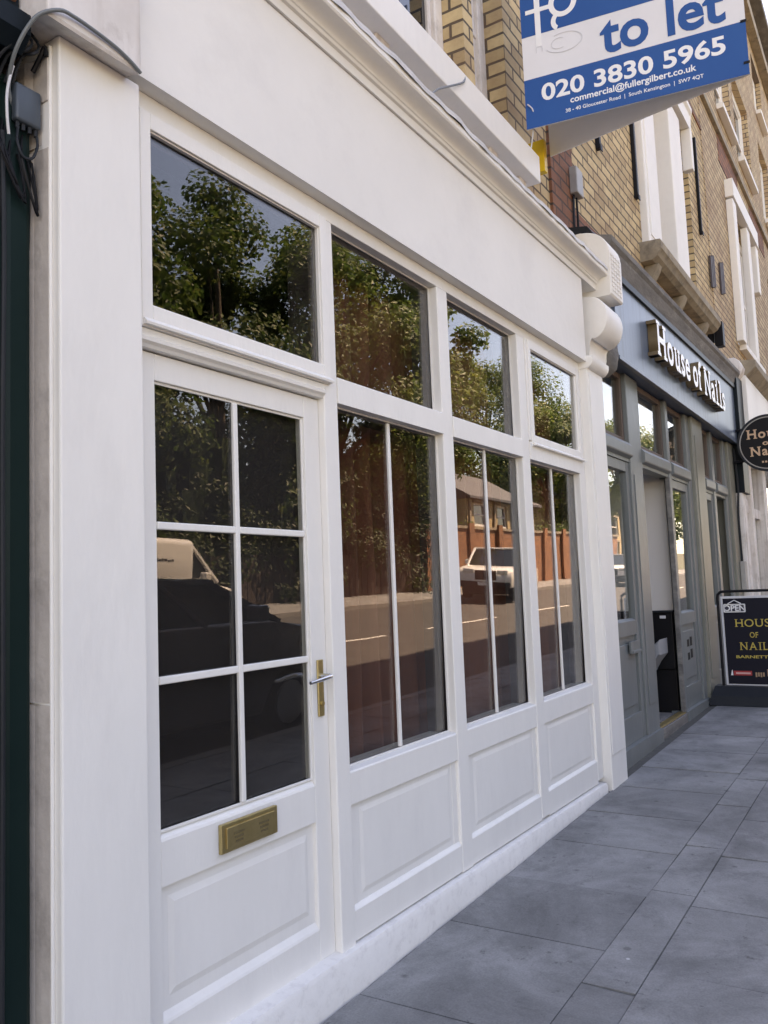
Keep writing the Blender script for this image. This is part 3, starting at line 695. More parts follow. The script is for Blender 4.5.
b2 = thing('brick_building', 'yellow brick building above the grey nail salon, with a stone bracketed sill', 'building', (10, .25, 3.4))
op2 = [(9.30, 12.25, 5.26, 7.75), (9.4, 10.6, 9.6, 12), (11.3, 12.4, 9.6, 12)]
bm = NB(); wall_grid(bm, 6.9, 13.5, 4.3, HT+.2, 0.25, 0.60, op2); box(bm, 6.9, 13.5, 1.2, 9, 3.65, HT+.18); part(b2, 'wall', bm, STOCK)
# red brick party pier and red band
bm = NB(); box(bm, 6.3505, 6.8995, 0.225, 0.60, 3.5, HT+.1); box(bm, 6.9, 9.2, 0.232, 0.2495, 4.25, 4.78); part(b2, 'red_brick_pier', bm, REDB)
# the canted triple window
bm = NB(); box(bm, 9.31, 9.93, 0.17, 0.42, 5.27, 7.74, .012); box(bm, 10.78, 11.45, 0.17, 0.42, 5.27, 7.74, .012); box(bm, 9.40, 9.84, .16, .171, 5.4, 7.6, .004)
part(b2, 'window_pilaster', bm, WF)
sash_window(b2, 9.935, 10.775, 5.27, 7.74, 0.42); sash_window(b2, 11.455, 12.24, 5.27, 7.74, 0.44)
for o in op2[1:]: sash_window(b2, *o, 0.42)
bm = NB(); prism(bm, [(0.015, 5.13), (0.015, 5.22), (0.03, 5.24), (0.33, 5.255), (0.33, 5.02), (0.12, 5.02), (0.06, 5.06), (0.04, 5.11)], 9.15, 12.55, 'x', .01)
part(b2, 'window_sill', bm, STONE, smooth=True, angle=30)
for x in (9.28, 10.55, 11.9):
    bm = NB(); prism(bm, [(0.09, 5.019), (0.245, 5.019), (0.245, 4.74), (0.21, 4.75), (0.18, 4.82), (0.17, 4.88), (0.11, 4.95)], x, x+.17, 'x', .012); part(b2, 'corbel', bm, STONE, smooth=True)
bm = NB(); prism(bm, [(0.12, 7.80), (0.12, 8.02), (.09, 8.06), (.09, 8.12), (0.24, 8.16), (0.24, 7.8)], 9.1, 12.0, 'x', .01); part(b2, 'window_hood', bm, WF)
bm = NB(); box(bm, 11.86, 11.98, 0.11, 0.245, 7.20, 7.795, .01); part(b2, 'window_hood_bracket', bm, WF)
for z in (8.55, 9.2):
    bm = NB(); box(bm, 6.91, 13.49, 0.232, 0.2495, z, z+.075); part(b2, 'string_course', bm, REDB)

b3 = thing('brick_building', 'farthest brick building along the street, under the patch of white sky', 'building', (22, .25, 3.4))
op3 = [(15.55, 18.1, 5.6, 8.15), (15.1, 16.9, 9.85, 11.7), (17.35, 19.4, 9.85, 11.7), (20.6, 22.6, 5.9, 8.3), (21.0, 22.6, 9.9, 11.8), (24, 26, 5.9, 8.3), (24, 26, 9.9, 11.8), (15.3, 16.8, 12.6, 14.0), (18, 19.5, 12.6, 14.0), (21, 22.5, 12.6, 14)]
bm = NB(); wall_grid(bm, 13.5005, 46, 4.3, 15.1, 0.24, 0.60, op3); box(bm, 13.5, 46, 1.2, 9, 3.85, 15.08); part(b3, 'wall', bm, STOCK2)
for k, o in enumerate(op3): sash_window(b3, *o, 0.36, WF, 0.16)
for o in op3:
    bm = NB(); box(bm, o[0]+.12, o[1]-.12, 0.12, 0.238, o[2]-.10, o[2]-.002, .006); part(b3, 'window_sill', bm, WF)
bm = NB(); hexa(bm, [(15.4, .10, 8.2), (18.3, .10, 8.2), (18.3, .238, 8.2), (15.4, .238, 8.2), (15.4, .10, 8.52), (18.3, .10, 8.52), (18.3, .238, 8.52), (15.4, .238, 8.52)])
box(bm, 15.4, 15.75, .12, .238, 5.6, 8.155, .01); box(bm, 16.9, 17.25, .12, .238, 5.6, 8.155, .01); box(bm, 18.0, 18.3, .12, .238, 7.2, 8.155, .01); part(b3, 'window_hood', bm, WF)
bm = NB(); box(bm, 13.51, 45.9, 0.18, 0.239, 9.2, 9.32, .005); box(bm, 13.51, 45.9, 0.05, 0.239, 14.3, 14.55, .01); part(b3, 'string_course', bm, STONE)
bm = NB(); box(bm, 13.52, 46, -0.12, 0.238, 14.95, 15.12, .01); part(b3, 'parapet_coping', bm, GSTONE)
for x in (15.0, 18.4):
    bm = NB(); prism(bm, [(x, 8.7), (x+2.0, 8.7), (x+2.0, 9.15), (x+1.4, 9.5), (x, 9.5)], .232, .2395, 'y'); part(b3, 'patched_brickwork', bm, REDB)
# neighbours that shade the street
bm = NB(); box(bm, -45, 1.395, .26, 9, 3.05, 15); solo('brick_building', 'brick building above the dark green shopfront, just out of the photo', 'building', bm, STOCK, loc=(-20, .26, 3.05))
# iron fixings
bars = [(7.72, 5.69, 5.98), (9.07, 5.72, 7.2), (12.75, 6.6, 8.1), (13.30, 5.95, 6.45), (14.12, 6.08, 6.6)]
bl = ['short black iron wall plate just under the estate agent board', 'long black iron bar on the brickwork left of the white bay window',
      'long black iron bar on the brickwork right of the white bay window', 'narrow dark vent grille, the nearer of the pair above the salon cornice', 'narrow dark vent grille, the farther of the pair above the salon cornice']
for (x, z0, z1), lb_ in zip(bars, bl):
    bm = NB()
    if 'vent' in lb_:
        for k in range(3): box(bm, x+k*.12, x+.07+k*.12, .205, .236, z0+k*.04, z1+k*.04, .004)
        solo('vent_grille', lb_, 'vent', bm, mat('vent_'+str(x), (0.06, 0.045, 0.05), .6), loc=(x, .23, z0))
    else:
        box(bm, x, x+.055, .205, .248, z0, z1, .006); box(bm, x-.008, x+.063, .195, .2049, z0-.02, z0+.04, .004); solo('iron_bar', lb_, 'iron bar', bm, BLACK, loc=(x, .23, z0))
# alarm box with its cables
ab = thing('alarm_box', 'weathered beige alarm box on the red brick pier', 'alarm box', (6.85, .2, 4.85))
bm = NB(); box(bm, 6.79, 6.96, .155, .2245, 4.87, 5.11, .010); part(ab, 'case', bm, BEIGE)
bm = NB(); tube(bm, [(6.83, .205, 4.87), (6.81, .21, 4.6), (6.84, .215, 4.3)], .010, 6, 4); tube(bm, [(6.90, .205, 4.87), (6.92, .21, 4.62), (6.89, .215, 4.3)], .010, 6, 4); part(ab, 'cable', bm, BLACKP)
# black floodlight on the console
fl = thing('floodlight', 'black floodlight resting on top of the white console at the end of the cornice', 'floodlight', (6.54, .05, 4.322))
bm = NB(); hexa(bm, [(6.40, -.06, 4.322), (6.68, -.06, 4.322), (6.68, .15, 4.322), (6.40, .15, 4.322), (6.41, -.02, 4.38), (6.67, -.02, 4.40), (6.67, .14, 4.43), (6.41, .14, 4.41)]); part(fl, 'case', bm, BLACKP)
bm = NB(); tube(bm, [(6.41, .10, 4.36), (6.30, .12, 4.22), (6.20, .10, 4.10)], .012, 6, 4); part(fl, 'cable', bm, BLACKP)

# ------------------------------------------------------------------ the letting board
A = Vector((5.26, 0.0, 4.66)); ang = R(9); L_ = 1.41; H_ = 1.30
dv = Vector((math.sin(ang), -math.cos(ang), 0)); B = A + dv*L_; C = B + Vector((math.sin(ang), math.cos(ang), 0))*L_
board = thing('letting_board', 'blue and white letting board jutting from the brick wall above the cornice', 'sign board', (5.26, 0.0, 4.66))
n1 = dv.cross(Vector((0, 0, 1)))            # faces the camera side
M1 = frame_m(A, dv, (0, 0, 1))
def on_board(bm, x0, x1, z0, z1, t0, t1, m=M1, bev=0.0):
    b = NB(); box(b, x0, x1, z0, z1, t0, t1, bev); join_bm(bm, b, m); return bm
part(board, 'front_panel', on_board(NB(), 0, L_, 0, H_, -0.010, 0.0), SIGNW)
fp = [o for o in board.children][0]
bm = NB(); on_board(bm, 0, L_, 0, 0.352, 0.0003, 0.0012); on_board(bm, 0, L_, 0.662, H_, 0.0003, 0.0012); part(fp, 'blue_band', bm, BLUEB)
def board_text(s, x0, x1, base, cap, m, bold=0.0, t=0.0016, ex=0.0006):
    b = text_bm(s, cap/0.70, ex, bold, 'LEFT'); a0, a1, c0, c1 = bounds(b)
    bmesh.ops.translate(b, verts=b.verts, vec=(-a0, 0, 0)); bmesh.ops.scale(b, verts=b.verts, vec=((x1-x0)/(a1-a0), 1, 1))
    bmesh.ops.translate(b, verts=b.verts, vec=(x0, base, t)); bb = NB(); join_bm(bb, b, M1)
    return part(fp, 'lettering', bb, m)
board_text('to let', 0.525, 1.30, 0.396, 0.258, BLUEB, 0.009)
board_text('020 3830 5965', 0.115, 1.285, 0.178, 0.115, LETW, 0.004)
board_text('commercial@fullergilbert.co.uk', 0.305, 1.105, 0.112, 0.044, LETW, 0.0012)
board_text('38 - 40 Gloucester Road  |  South Kensington  |  SW7 4QT', 0.27, 1.145, 0.052, 0.025, LETW, 0.0004)
# the entwined f and g
def ring2d(bm, cx, cy, rx, ry, w, t0, t1, a0=0, a1=360, n=40, m=M1):
    vs = []
    for k in range(n+1):
        a = R(a0+(a1-a0)*k/n)
        vs.append([bm.verts.new(m @ Vector((cx+(rx+s*w/2)*math.cos(a), cy+(ry+s*w/2)*math.sin(a), t))) for s, t in ((-1, t0), (1, t0), (1, t1), (-1, t1))])
    for p, q in zip(vs[:-1], vs[1:]):
        for i in range(4): bm.faces.new((p[i], p[(i+1) % 4], q[(i+1) % 4], q[i]))
    return bm
bm = NB(); t0, t1 = .0014, .0024
on_board(bm, 0.098, 0.136, 0.57, 1.0, t0, t1); ring2d(bm, 0.182, 1.0, .065, .065, .038, t0, t1, 60, 180, 14)
on_board(bm, 0.035, 0.200, 0.822, 0.853, t0+.0003, t1+.0003)
ring2d(bm, 0.292, 0.842, .078, .085, .036, t0, t1); on_board(bm, 0.32, 0.43, 0.918, 0.946, t0+.0003, t1+.0003)
ring2d(bm, 0.265, 0.715, .042, .052, .032, t0+.0002, t1+.0002, 95, 245, 16)
part(fp, 'emblem', bm, LETW)
bm = NB(); ring2d(bm, 0.285, 0.555, .125, .068, .005, t0, t1, -160, 120, 40); ring2d(bm, 0.255, 0.555, .055, .038, .004, t0, t1, 60, 300, 20); on_board(bm, .095, .099, .53, .57, t0, t1); on_board(bm, .135, .139, .53, .57, t0, t1)
part(fp, 'emblem_outline', bm, SIGNPALE)
M2 = frame_m(C, (B-C).normalized(), (0, 0, 1))
bm = NB(); on_board(bm, 0, L_-.02, 0, H_, -0.010, 0.0, M2); part(board, 'back_panel', bm, SIGNBK)
bm = NB(); on_board(bm, L_-.03, L_+.006, .07, .085, .001, .006); on_board(bm, L_-.03, L_+.006, .345, .36, .001, .006); on_board(bm, L_-.03, L_+.006, 1.0, 1.015, .001, .006); part(board, 'corner_clip', bm, BLACK)
bm = NB(); box(bm, 5.575, 5.63, 0.0, 0.248, 4.50, 4.74, .004); part(board, 'yellow_batten', bm, YEL)
bm = NB(); tube(bm, [(5.245, -.02, 4.83), (5.27, -.05, 4.78), (5.30, -.03, 4.66), (5.31, .0, 4.53)], .005, 6, 4); part(board, 'tie_wire', bm, SIGNPALE)

# ------------------------------------------------------------------ the nail salon
def rake(bm, k=0.018, x0=9.7, zmin=-1):
    for v in bm.verts:
        if v.co.z > zmin: v.co.z += k*(v.co.x-x0)
    return bm
ns = thing('shopfront', 'grey nail salon shopfront with raised white lettering on a slate blue fascia', 'shopfront', (9.7, 0, 0))
bm = NB(); prism(bm, [(-0.05, 3.412), (-0.05, 4.20), (0.24, 4.20), (0.24, 3.43), (0.0, 3.43)], 6.95, 12.72, 'x', .004); rake(bm, zmin=4.0); fa = part(ns, 'fascia', bm, NAVYG)
bm = NB(); box(bm, 6.95, 12.72, -0.066, -0.0505, 3.405, 3.44, .004); part(fa, 'fascia_trim', bm, NAVYG)
bm = NB(); box(bm, 6.95, 12.72, -0.075, -0.0505, 4.165, 4.228, .004); rake(bm); part(fa, 'top_trim', bm, NAVY)  # dark navy trim strip along the top of the fascia
bm = NB(); prism(bm, [(-0.06, 4.232), (-0.075, 4.262), (-0.08, 4.30), (-0.10, 4.33), (-0.105, 4.36), (-0.13, 4.39), (-0.13, 4.44), (0.10, 4.50), (0.23, 4.50), (0.23, 4.232)], 6.705, 12.9, 'x', .004); rake(bm)
part(ns, 'cornice', bm, GSTONE, smooth=True, angle=25)
bm = NB(); prism(bm, [(0.02, 3.25), (-0.05, 3.30), (-0.075, 3.42), (-.05, 3.6), (-0.03, 3.8), (-0.03, 4.10), (.2, 4.10), (.2, 3.25)], 6.63, 6.90, 'x', .01); part(ns, 'console', bm, GSTONE, smooth=True)
# lettering
LM = frame_m((7.96, -0.052, 3.665), (1, 0, 0), (0, 0, 1))
tb = serif_bm('House of Nails', 0.325, 3.43, bold=0.030, extrude=0.045, cond=0.95, serif=.17, sth=.10)
bm = NB(); bmesh.ops.translate(tb, verts=tb.verts, vec=(0, 0, 0.047)); join_bm(bm, tb, LM)
lt = part(ns, 'raised_lettering', bm, [LETBR, LETW])
for p in lt.data.polygons:
    if p.normal.y < -0.9: p.material_index = 1
# timber frame
fr = NB(); F0, F1 = 0.06, 0.20
def post(x0, x1, z0, z1, y0=F0, y1=F1, bev=.006, bm_=None): box(bm_ if bm_ is not None else fr, x0, x1, y0, y1, z0, z1, bev)
for x0, x1 in ((6.44, 6.66), (7.52, 7.92), (8.95, 9.06), (9.88, 10.05), (10.62, 10.74), (11.32, 11.46), (12.18, 12.34)):
    b = NB(); post(x0, x1, 0.12, 3.415, y1=.105, bm_=b); part(ns, 'post', b, GREY)
b = NB(); post(10.05, 10.62, .1, 3.414, 0.02, 0.22, .01, b); post(10.14, 10.53, .4, 3.2, .012, .021, .004, b); part(ns, 'pilaster', b, OLIVE)
b = NB(); post(12.34, 12.72, .1, 3.414, 0.02, 0.22, .01, b); part(ns, 'pilaster', b, OLIVE)
for x0, x1 in ((6.66, 7.52), (7.92, 8.95), (9.06, 9.88), (10.74, 11.32), (11.46, 12.18)):
    b = NB(); prism(b, [(0.035, 2.65), (0.03, 2.66), (0.03, 2.74), (0.06, 2.775), (0.19, 2.775), (0.19, 2.60), (0.07, 2.60), (.07, 2.63)], x0+.0005, x1-.0005, 'x', .003)
    part(ns, 'transom_rail', b, GREY)
for x0, x1 in ((6.66, 7.52), (7.92, 8.95), (9.06, 9.88), (10.74, 11.32), (11.46, 12.18)):
    b = NB(); rect_ring(b, x0+.001, x1-.001, 2.776, 3.413, 0.05, .10, .165, bev=.004); w = part(ns, 'transom_window', b, BROWN)
    glass_pane(w, x0+.04, x1-.04, 2.81, 3.38, .125, GLASSB)
def salon_leaf(x0, x1, zg, glass=True, panels=1, m=GREY, y=.08, zt=2.598):
    b = NB(); s = .09
    box(b, x0+.001, x0+s, y, y+.06, .2, zt, .004); box(b, x1-s, x1-.001, y, y+.06, .2, zt, .004)
    box(b, x0+s+.0005, x1-s-.0005, y+.001, y+.059, zt-.09, zt, .004)
    prism(b, [(y+.001, zg-.14), (y+.001, zg-.02), (y+.03, zg), (y+.059, zg), (y+.059, zg-.14)], x0+s+.0005, x1-s-.0005, 'x', .003)
    box(b, x0+s+.0005, x1-s-.0005, y+.001, y+.059, .2, .42, .004)
    w = part(ns, 'window', b, m)
    b = NB(); box(b, x0+s, x1-s, y+.025, y+.05, .42, zg-.14); box(b, x0+s+.05, x1-s-.05, y+.012, y+.0249, .49, zg-.21, .006); part(w, 'lower_panel', b, m)
    if glass: glass_pane(w, x0+s-.005, x1-s+.005, zg-.005, zt-.085, y+.035, GLASSB)
    return w
w1 = salon_leaf(6.66, 7.52, 1.22); w2 = salon_leaf(9.06, 9.88, 1.20); w3 = salon_leaf(10.74, 11.32, 1.2)
b = NB(); box(b, 7.60, 7.86, .052, .0597, .45, 2.5, .003); part(ns, 'post_block', b, GREY)
b = NB(); prism(b, [(.055, .93), (.055, 1.03), (.0805, 1.03), (.0805, .93)], 7.16, 7.42, 'x', .006); box(b, 7.17, 7.41, .042, .0549, .93, .955, .004); part(ns, 'letter_plate', b, GREY)
b = NB()
for k, (xx, zz) in enumerate(((9.36, .82), (9.50, .82), (9.36, .68), (9.50, .69))): box(b, xx, xx+.09, .0895, .0918, zz, zz+.075+.02*(k % 2), .001)
part(w2, 'sticker', b, BLACK)
# recessed flat door at the right end
b = NB(); box(b, 11.463, 12.178, .30, .35, .2, 2.59, .004)
for z0, z1 in ((.45, 1.0), (1.12, 1.75), (1.87, 2.4)):
    box(b, 11.55, 11.79, .288, .2995, z0, z1, .008); box(b, 11.86, 12.10, .288, .2995, z0, z1, .008)
d2 = part(ns, 'door', b, OLIVE); b = NB(); box(b, 11.56, 11.6, .26, .2875, 1.2, 1.26, .004); part(d2, 'handle', b, BLACK)
# plinth, step, threshold
for x0, x1 in ((6.44, 7.92), (8.95, 11.46), (12.18, 12.72)):
    b = NB(); hexa(b, [(x0, .03, g(x0)-.05), (x1, .03, g(x1)-.05), (x1, .2, g(x1)-.05), (x0, .2, g(x0)-.05), (x0, .035, .2), (x1, .035, .2), (x1, .2, .2), (x0, .2, .2)]); part(ns, 'plinth', b, GREY)
b = NB(); box(b, 7.921, 8.949, .045, .6, g(8.4)-.08, .185, .006); part(ns, 'step', b, GSTONE)
b = NB(); box(b, 7.93, 8.94, .06, .13, .1852, .20, .003); part(ns, 'threshold', b, BRASS)
b = NB(); box(b, 8.925, 8.9495, .055, .10, .2, 2.598, .003); part(ns, 'door_stop', b, GSTONE)
# salon room
bm = NB(); box(bm, 10.25, 10.4, .36, 4.0, 0.1, 3.3); box(bm, 9.10, 9.16, .15, 1.5, .1, 3.3); box(bm, 6.6, 10.25, 4.0, 4.1, .1, 3.3); box(bm, 6.5, 6.6, .22, 4.1, .1, 3.3); box(bm, 6.5, 12.9, .22, 4.1, 3.3, 3.40); box(bm, 10.4, 12.8, .40, .5, .1, 3.3)
struct('salon_room', bm, ROOMW)
bm = NB(); box(bm, 6.6, 10.25, .61, 4.0, .05, .17); box(bm, 8.87, 10.25, .21, .609, .05, .17); box(bm, 6.6, 7.85, .21, .609, .05, .17); struct('salon_floor', bm, OLIVE)
dk = thing('reception_desk', 'tall black reception desk seen through the open salon doorway', 'desk', (9.03, .5, .17))
bm = NB(); box(bm, 8.97, 9.09, .135, .9, .62, 1.20, .008); part(dk, 'front', bm, BLACK); bm = NB(); box(bm, 8.95, 9.095, .125, .92, 1.201, 1.22, .005); part(dk, 'counter', bm, BLACKP)
bm = NB(); box(bm, 8.962, 8.9695, .20, .26, 1.14, 1.17, .002); part(dk, 'label_plate', bm, SIGNPALE)
bm = NB(); box(bm, 9.0, 9.09, .135, .85, .17, .6195, .01); part(dk, 'leg_panel', bm, BLACK)
ch = thing('salon_chair', 'grey curved salon chair low in the open doorway', 'chair', (8.65, .5, .17))
bm = NB(); pr = [(.66, .24), (.52, .55), (.38, .78), (.18, .95), (.18, .80), (.32, .64), (.44, .42), (.54, .22)]
prism(bm, pr, 8.56, 8.90, 'x', .02); part(ch, 'seat', bm, GREYCH, smooth=True)
bm = NB(); lathe(bm, [(.0, .17), (.20, .17), (.16, .2), (.05, .22), (.04, .36), (0, .36)], (8.74, .56, 0), 'z', 20); part(ch, 'pedestal', bm, CHROME, smooth=True)

# round hanging sign
hx, hy, hz, hr = 12.62, -0.46, 3.37, 0.375
hs = thing('hanging_sign', 'round black projecting sign with pale lettering, cut by the right edge of the photo', 'sign', (hx, hy, hz))
bm = NB(); lathe(bm, [(0.0, -.03), (hr-.005, -.03), (hr-.005, .03), (0.0, .03)], (hx, hy, hz), 'x', 64); part(hs, 'disc', bm, BLACK)
bm = NB(); lathe(bm, [(hr-.004, -.045), (hr+.02, -.045), (hr+.02, .045), (hr-.004, .045)], (hx, hy, hz), 'x', 64); part(hs, 'rim', bm, BLACKP)
bm = NB(); lathe(bm, [(hr-.024, -.034), (hr-.010, -.034), (hr-.010, -.0305), (hr-.024, -.0305)], (hx, hy, hz), 'x', 64); part(hs, 'ring_line', bm, BEIGE)
for s, z, cap, wd in (('House', .075, .125, .53), ('of', -.03, .07, .13), ('Nails', -.17, .125, .47), ('BEAUTY', -.33, .04, .20)):
    bm = NB()
    if s == 'BEAUTY':     # a line too small to read in the photo: a row of short marks
        for k in range(5): 
            b = NB(); box(b, -.09+k*.04, -.065+k*.04, -.275, -.25, 0, .004); join_bm(bm, b, frame_m((hx-.032, hy, hz), (0, -1, 0), (0, 0, 1)))
        part(hs, 'small_marks', bm, LETCOP); continue
    t = serif_bm(s, cap, wd, bold=.028, extrude=.004, cond=.9); bmesh.ops.translate(t, verts=t.verts, vec=(-wd/2, z, .003)); join_bm(bm, t, frame_m((hx-.032, hy, hz), (0, -1, 0), (0, 0, 1))); part(hs, 'lettering', bm, LETCOP)
for dz in (.22, -.22):
    bm = NB(); tube(bm, [(hx, .0, hz+dz), (hx, hy+hr*.75, hz+dz)], .02); part(hs, 'bracket', bm, BLACK)

# A-board
ax = 10.1
abd = thing('pavement_sign', 'black and gold pavement sign on a heavy black base by the salon', 'sign', (ax, -.43, g(ax)))
bm = NB(); zb = g(ax)
hexa(bm, [(ax-.17, -.86, zb), (ax+.25, -.86, zb), (ax+.25, .035, zb), (ax-.17, .035, zb), (ax-.14, -.83, zb+.10), (ax+.22, -.83, zb+.10), (ax+.22, .005, zb+.10), (ax-.14, .005, zb+.10)])
hexa(bm, [(ax-.14, -.83, zb+.1003), (ax+.22, -.83, zb+.1003), (ax+.22, .005, zb+.1003), (ax-.14, .005, zb+.1003), (ax-.05, -.80, zb+.20), (ax+.14, -.80, zb+.20), (ax+.14, -.025, zb+.20), (ax-.05, -.025, zb+.20)])
part(abd, 'base', bm, BLACKP)
bm = NB(); tube(bm, [(ax, -.11, zb+.18), (ax, -.11, 1.30), (ax, -.115, 1.345), (ax, -.145, 1.375), (ax, -.19, 1.38), (ax, -.40, 1.38), (ax, -.66, 1.38), (ax, -.705, 1.375), (ax, -.735, 1.345), (ax, -.74, 1.30), (ax, -.74, zb+.18)], .0155, 10); part(abd, 'frame', bm, BLACK, smooth=True)
bm = NB(); box(bm, ax-.008, ax+.008, -.71, -.14, .34, 1.325, .004); pn = part(abd, 'panel', bm, SIGNPALE)
AM = frame_m((ax-.0085, -.165, .355), (0, -1, 0), (0, 0, 1)); PWD, PHT = .525, .945
bm = NB(); b = NB(); box(b, 0, PWD, 0, PHT, 0, .002); join_bm(bm, b, AM); part(pn, 'poster', bm, mat('poster_black', (0.009, 0.009, 0.017), .6, spec=.2))
def poster(s, xc, z, cap, wd, m, kind='serif', bold=.0):
    if kind == 'serif': t = serif_bm(s, cap, wd, bold=bold, extrude=.001, cond=.85, serif=.14, sth=.05)
    else:
        t = text_bm(s, cap/.7, .001, bold*cap, 'LEFT'); a0, a1, _, _ = bounds(t); bmesh.ops.translate(t, verts=t.verts, vec=(-a0, 0, 0)); bmesh.ops.scale(t, verts=t.verts, vec=(wd/(a1-a0), 1, 1))
    bmesh.ops.translate(t, verts=t.verts, vec=(xc-wd/2, z, .0035)); b = NB(); join_bm(b, t, AM); return part(pn, 'lettering', b, m)
poster('HOUSE', .32, .63, .085, .42, LETGOLD)
poster('OF', .30, .51, .060, .085, LETGOLD)
poster('NAILS', .315, .375, .085, .34, LETGOLD)
poster('BARNETTES', .30, .285, .030, .40, LETGOLD, 'sans', .03)
bm = NB(); b = NB(); box(b, .02, .245, .845, .93-.01, .0024, .005, .0); 
sg = NB(); box(sg, .005, .235, .79, .885, .0025, .006, .01); bb = NB(); join_bm(bb, sg, AM); b.free(); osg = part(pn, 'open_tag', bb, LETW)
bm.free(); sg = NB(); box(sg, .018, .222, .803, .872, .0062, .008, .008); bb = NB(); join_bm(bb, sg, AM); part(pn, 'open_tag_face', bb, mat('open_tag_dark', (.03, .03, .05), .4))
t = text_bm('OPEN', .062/.7, .0008, .0022, 'CENTER'); bmesh.ops.translate(t, verts=t.verts, vec=(.12, .808, .0092)); bb = NB(); join_bm(bb, t, AM); part(pn, 'lettering', bb, LETW)
bb = NB(); tube(bb, [(.05, .886, .004), (.12, .925, .004), (.19, .886, .004)], .005, 6); b2_ = NB(); join_bm(b2_, bb, AM); part(pn, 'tag_cord', b2_, LETW)
bb = NB(); b = NB(); box(b, .06, .25, .095, .145, .0025, .004); join_bm(bb, b, AM); rl = part(pn, 'red_label', bb, REDP)
bb = NB(); b = NB(); box(b, .085, .235, .110, .128, .0043, .005); join_bm(bb, b, AM); part(pn, 'label_writing', bb, SALMON)
bb = NB(); b = NB(); hexa(b, [(.03, .095, .0025), (.055, .095, .0025), (.055, .095, .004), (.03, .095, .004), (.045, .155, .0025), (.05, .155, .0025), (.05, .155, .004), (.045, .155, .004)]); join_bm(bb, b, AM); part(pn, 'label_tip', bb, LETW)
bb = NB()
for k in range(4):
    b = NB(); box(b, .285+.025*k, .302+.025*k, .08+.006*(k % 2), .13, .0025, .004); join_bm(bb, b, AM)
for k in range(2):
    b = NB(); box(b, .405+.03*k, .43+.03*k, .09, .165, .0025, .004); join_bm(bb, b, AM)
part(pn, 'small_pictures', bb, mat('picture_tan', (.40, .25, .15), .5))

# black pilaster, console bits, and the pale shop beyond
rs = thing('shopfront', 'pale shopfront beyond the nail salon, mostly hidden behind the round sign', 'shopfront', (16, 0, 0))
bm = NB(); box(bm, 12.73, 13.22, -.10, .2, 2.72, 4.42, .01); part(rs, 'black_pilaster_head', bm, NAVY)
bm = NB(); box(bm, 12.735, 13.06, -.06, .2, 0, 2.72, .01); box(bm, 12.80, 13.0, -.068, -.0605, .5, 2.55, .004); part(rs, 'pilaster', bm, WD)
bm = NB(); prism(bm, [(-.08, 4.43), (-.14, 4.50), (-.16, 4.58), (-.12, 4.68), (-.05, 4.74), (.2, 4.74), (.2, 4.43)], 13.0, 13.24, 'x', .03); part(rs, 'console', bm, WD, smooth=True)
bm = NB(); box(bm, 13.225, 20, -.16, .2, 3.3, 4.5, .01); part(rs, 'fascia', bm, W)
bm = NB(); prism(bm, [(-.16, 4.505), (-.30, 4.62), (-.30, 4.72), (.2, 4.8), (.2, 4.505)], 13.29, 20, 'x', .01); part(rs, 'cornice', bm, STONE)
bm = NB(); box(bm, 13.07, 13.32, .0, .2, 0, 3.295, .01); box(bm, 13.82, 14.02, -.02, .2, 0, 3.295, .01); box(bm, 15.0, 15.35, -.05, .2, 0, 3.295, .01); box(bm, 14.0205, 14.9995, 0.02, .2, .1, .75, .01); box(bm, 15.3505, 19.9, .02, .2, .1, .75, .01); box(bm, 13.3205, 13.8195, .03, .2, 2.5, 2.7, .005); box(bm, 14.0205, 19.9, .03, .2, 2.45, 2.6, .005)
part(rs, 'frame', bm, WD)
bm = NB(); box(bm, 13.33, 13.81, .12, .17, .2, 2.5, .005); dd = part(rs, 'door', bm, WD); bm = NB(); box(bm, 13.45, 13.7, .108, .1195, 1.25, 1.55, .003); part(dd, 'letter_plate', bm, BLACK)
bm = NB(); box(bm, 14.03, 19.9, .1, .106, .75, 3.29); part(rs, 'glass', bm, GLASSB)
bm = NB(); box(bm, 13.3, 19.9, 1.5, 1.6, 0, 3.3); part(rs, 'back_wall', bm, ROOMW)
b = NB(); tube(b, [(12.66, .0, 3.35), (12.68, -.02, 2.8), (12.66, .0, 2.4), (12.67, 0.0, 1.7)], .015, 6, 4); solo('cable', 'black cable hanging beside the black pilaster past the salon', 'cable', b, BLACKP)
bm = NB(); box(bm, 12.56, 12.70, -.05, .018, 1.35, 1.75, .01); solo('entry_panel', 'small beige entry panel at the far end of the salon front', 'entry panel', bm, BEIGE, loc=(12.63, 0, 1.35))
sp = thing('wall_speaker', 'slim black box fixed on the brickwork above the salon cornice', 'speaker', (12.75, .1, 4.8))
bm = NB(); box(bm, 12.74, 12.90, .03, .15, 4.88, 5.24, .01); part(sp, 'case', bm, BLACK); bm = NB(); box(bm, 12.77, 12.83, .161, .248, 4.95, 5.1); part(sp, 'bracket', bm, BLACK)

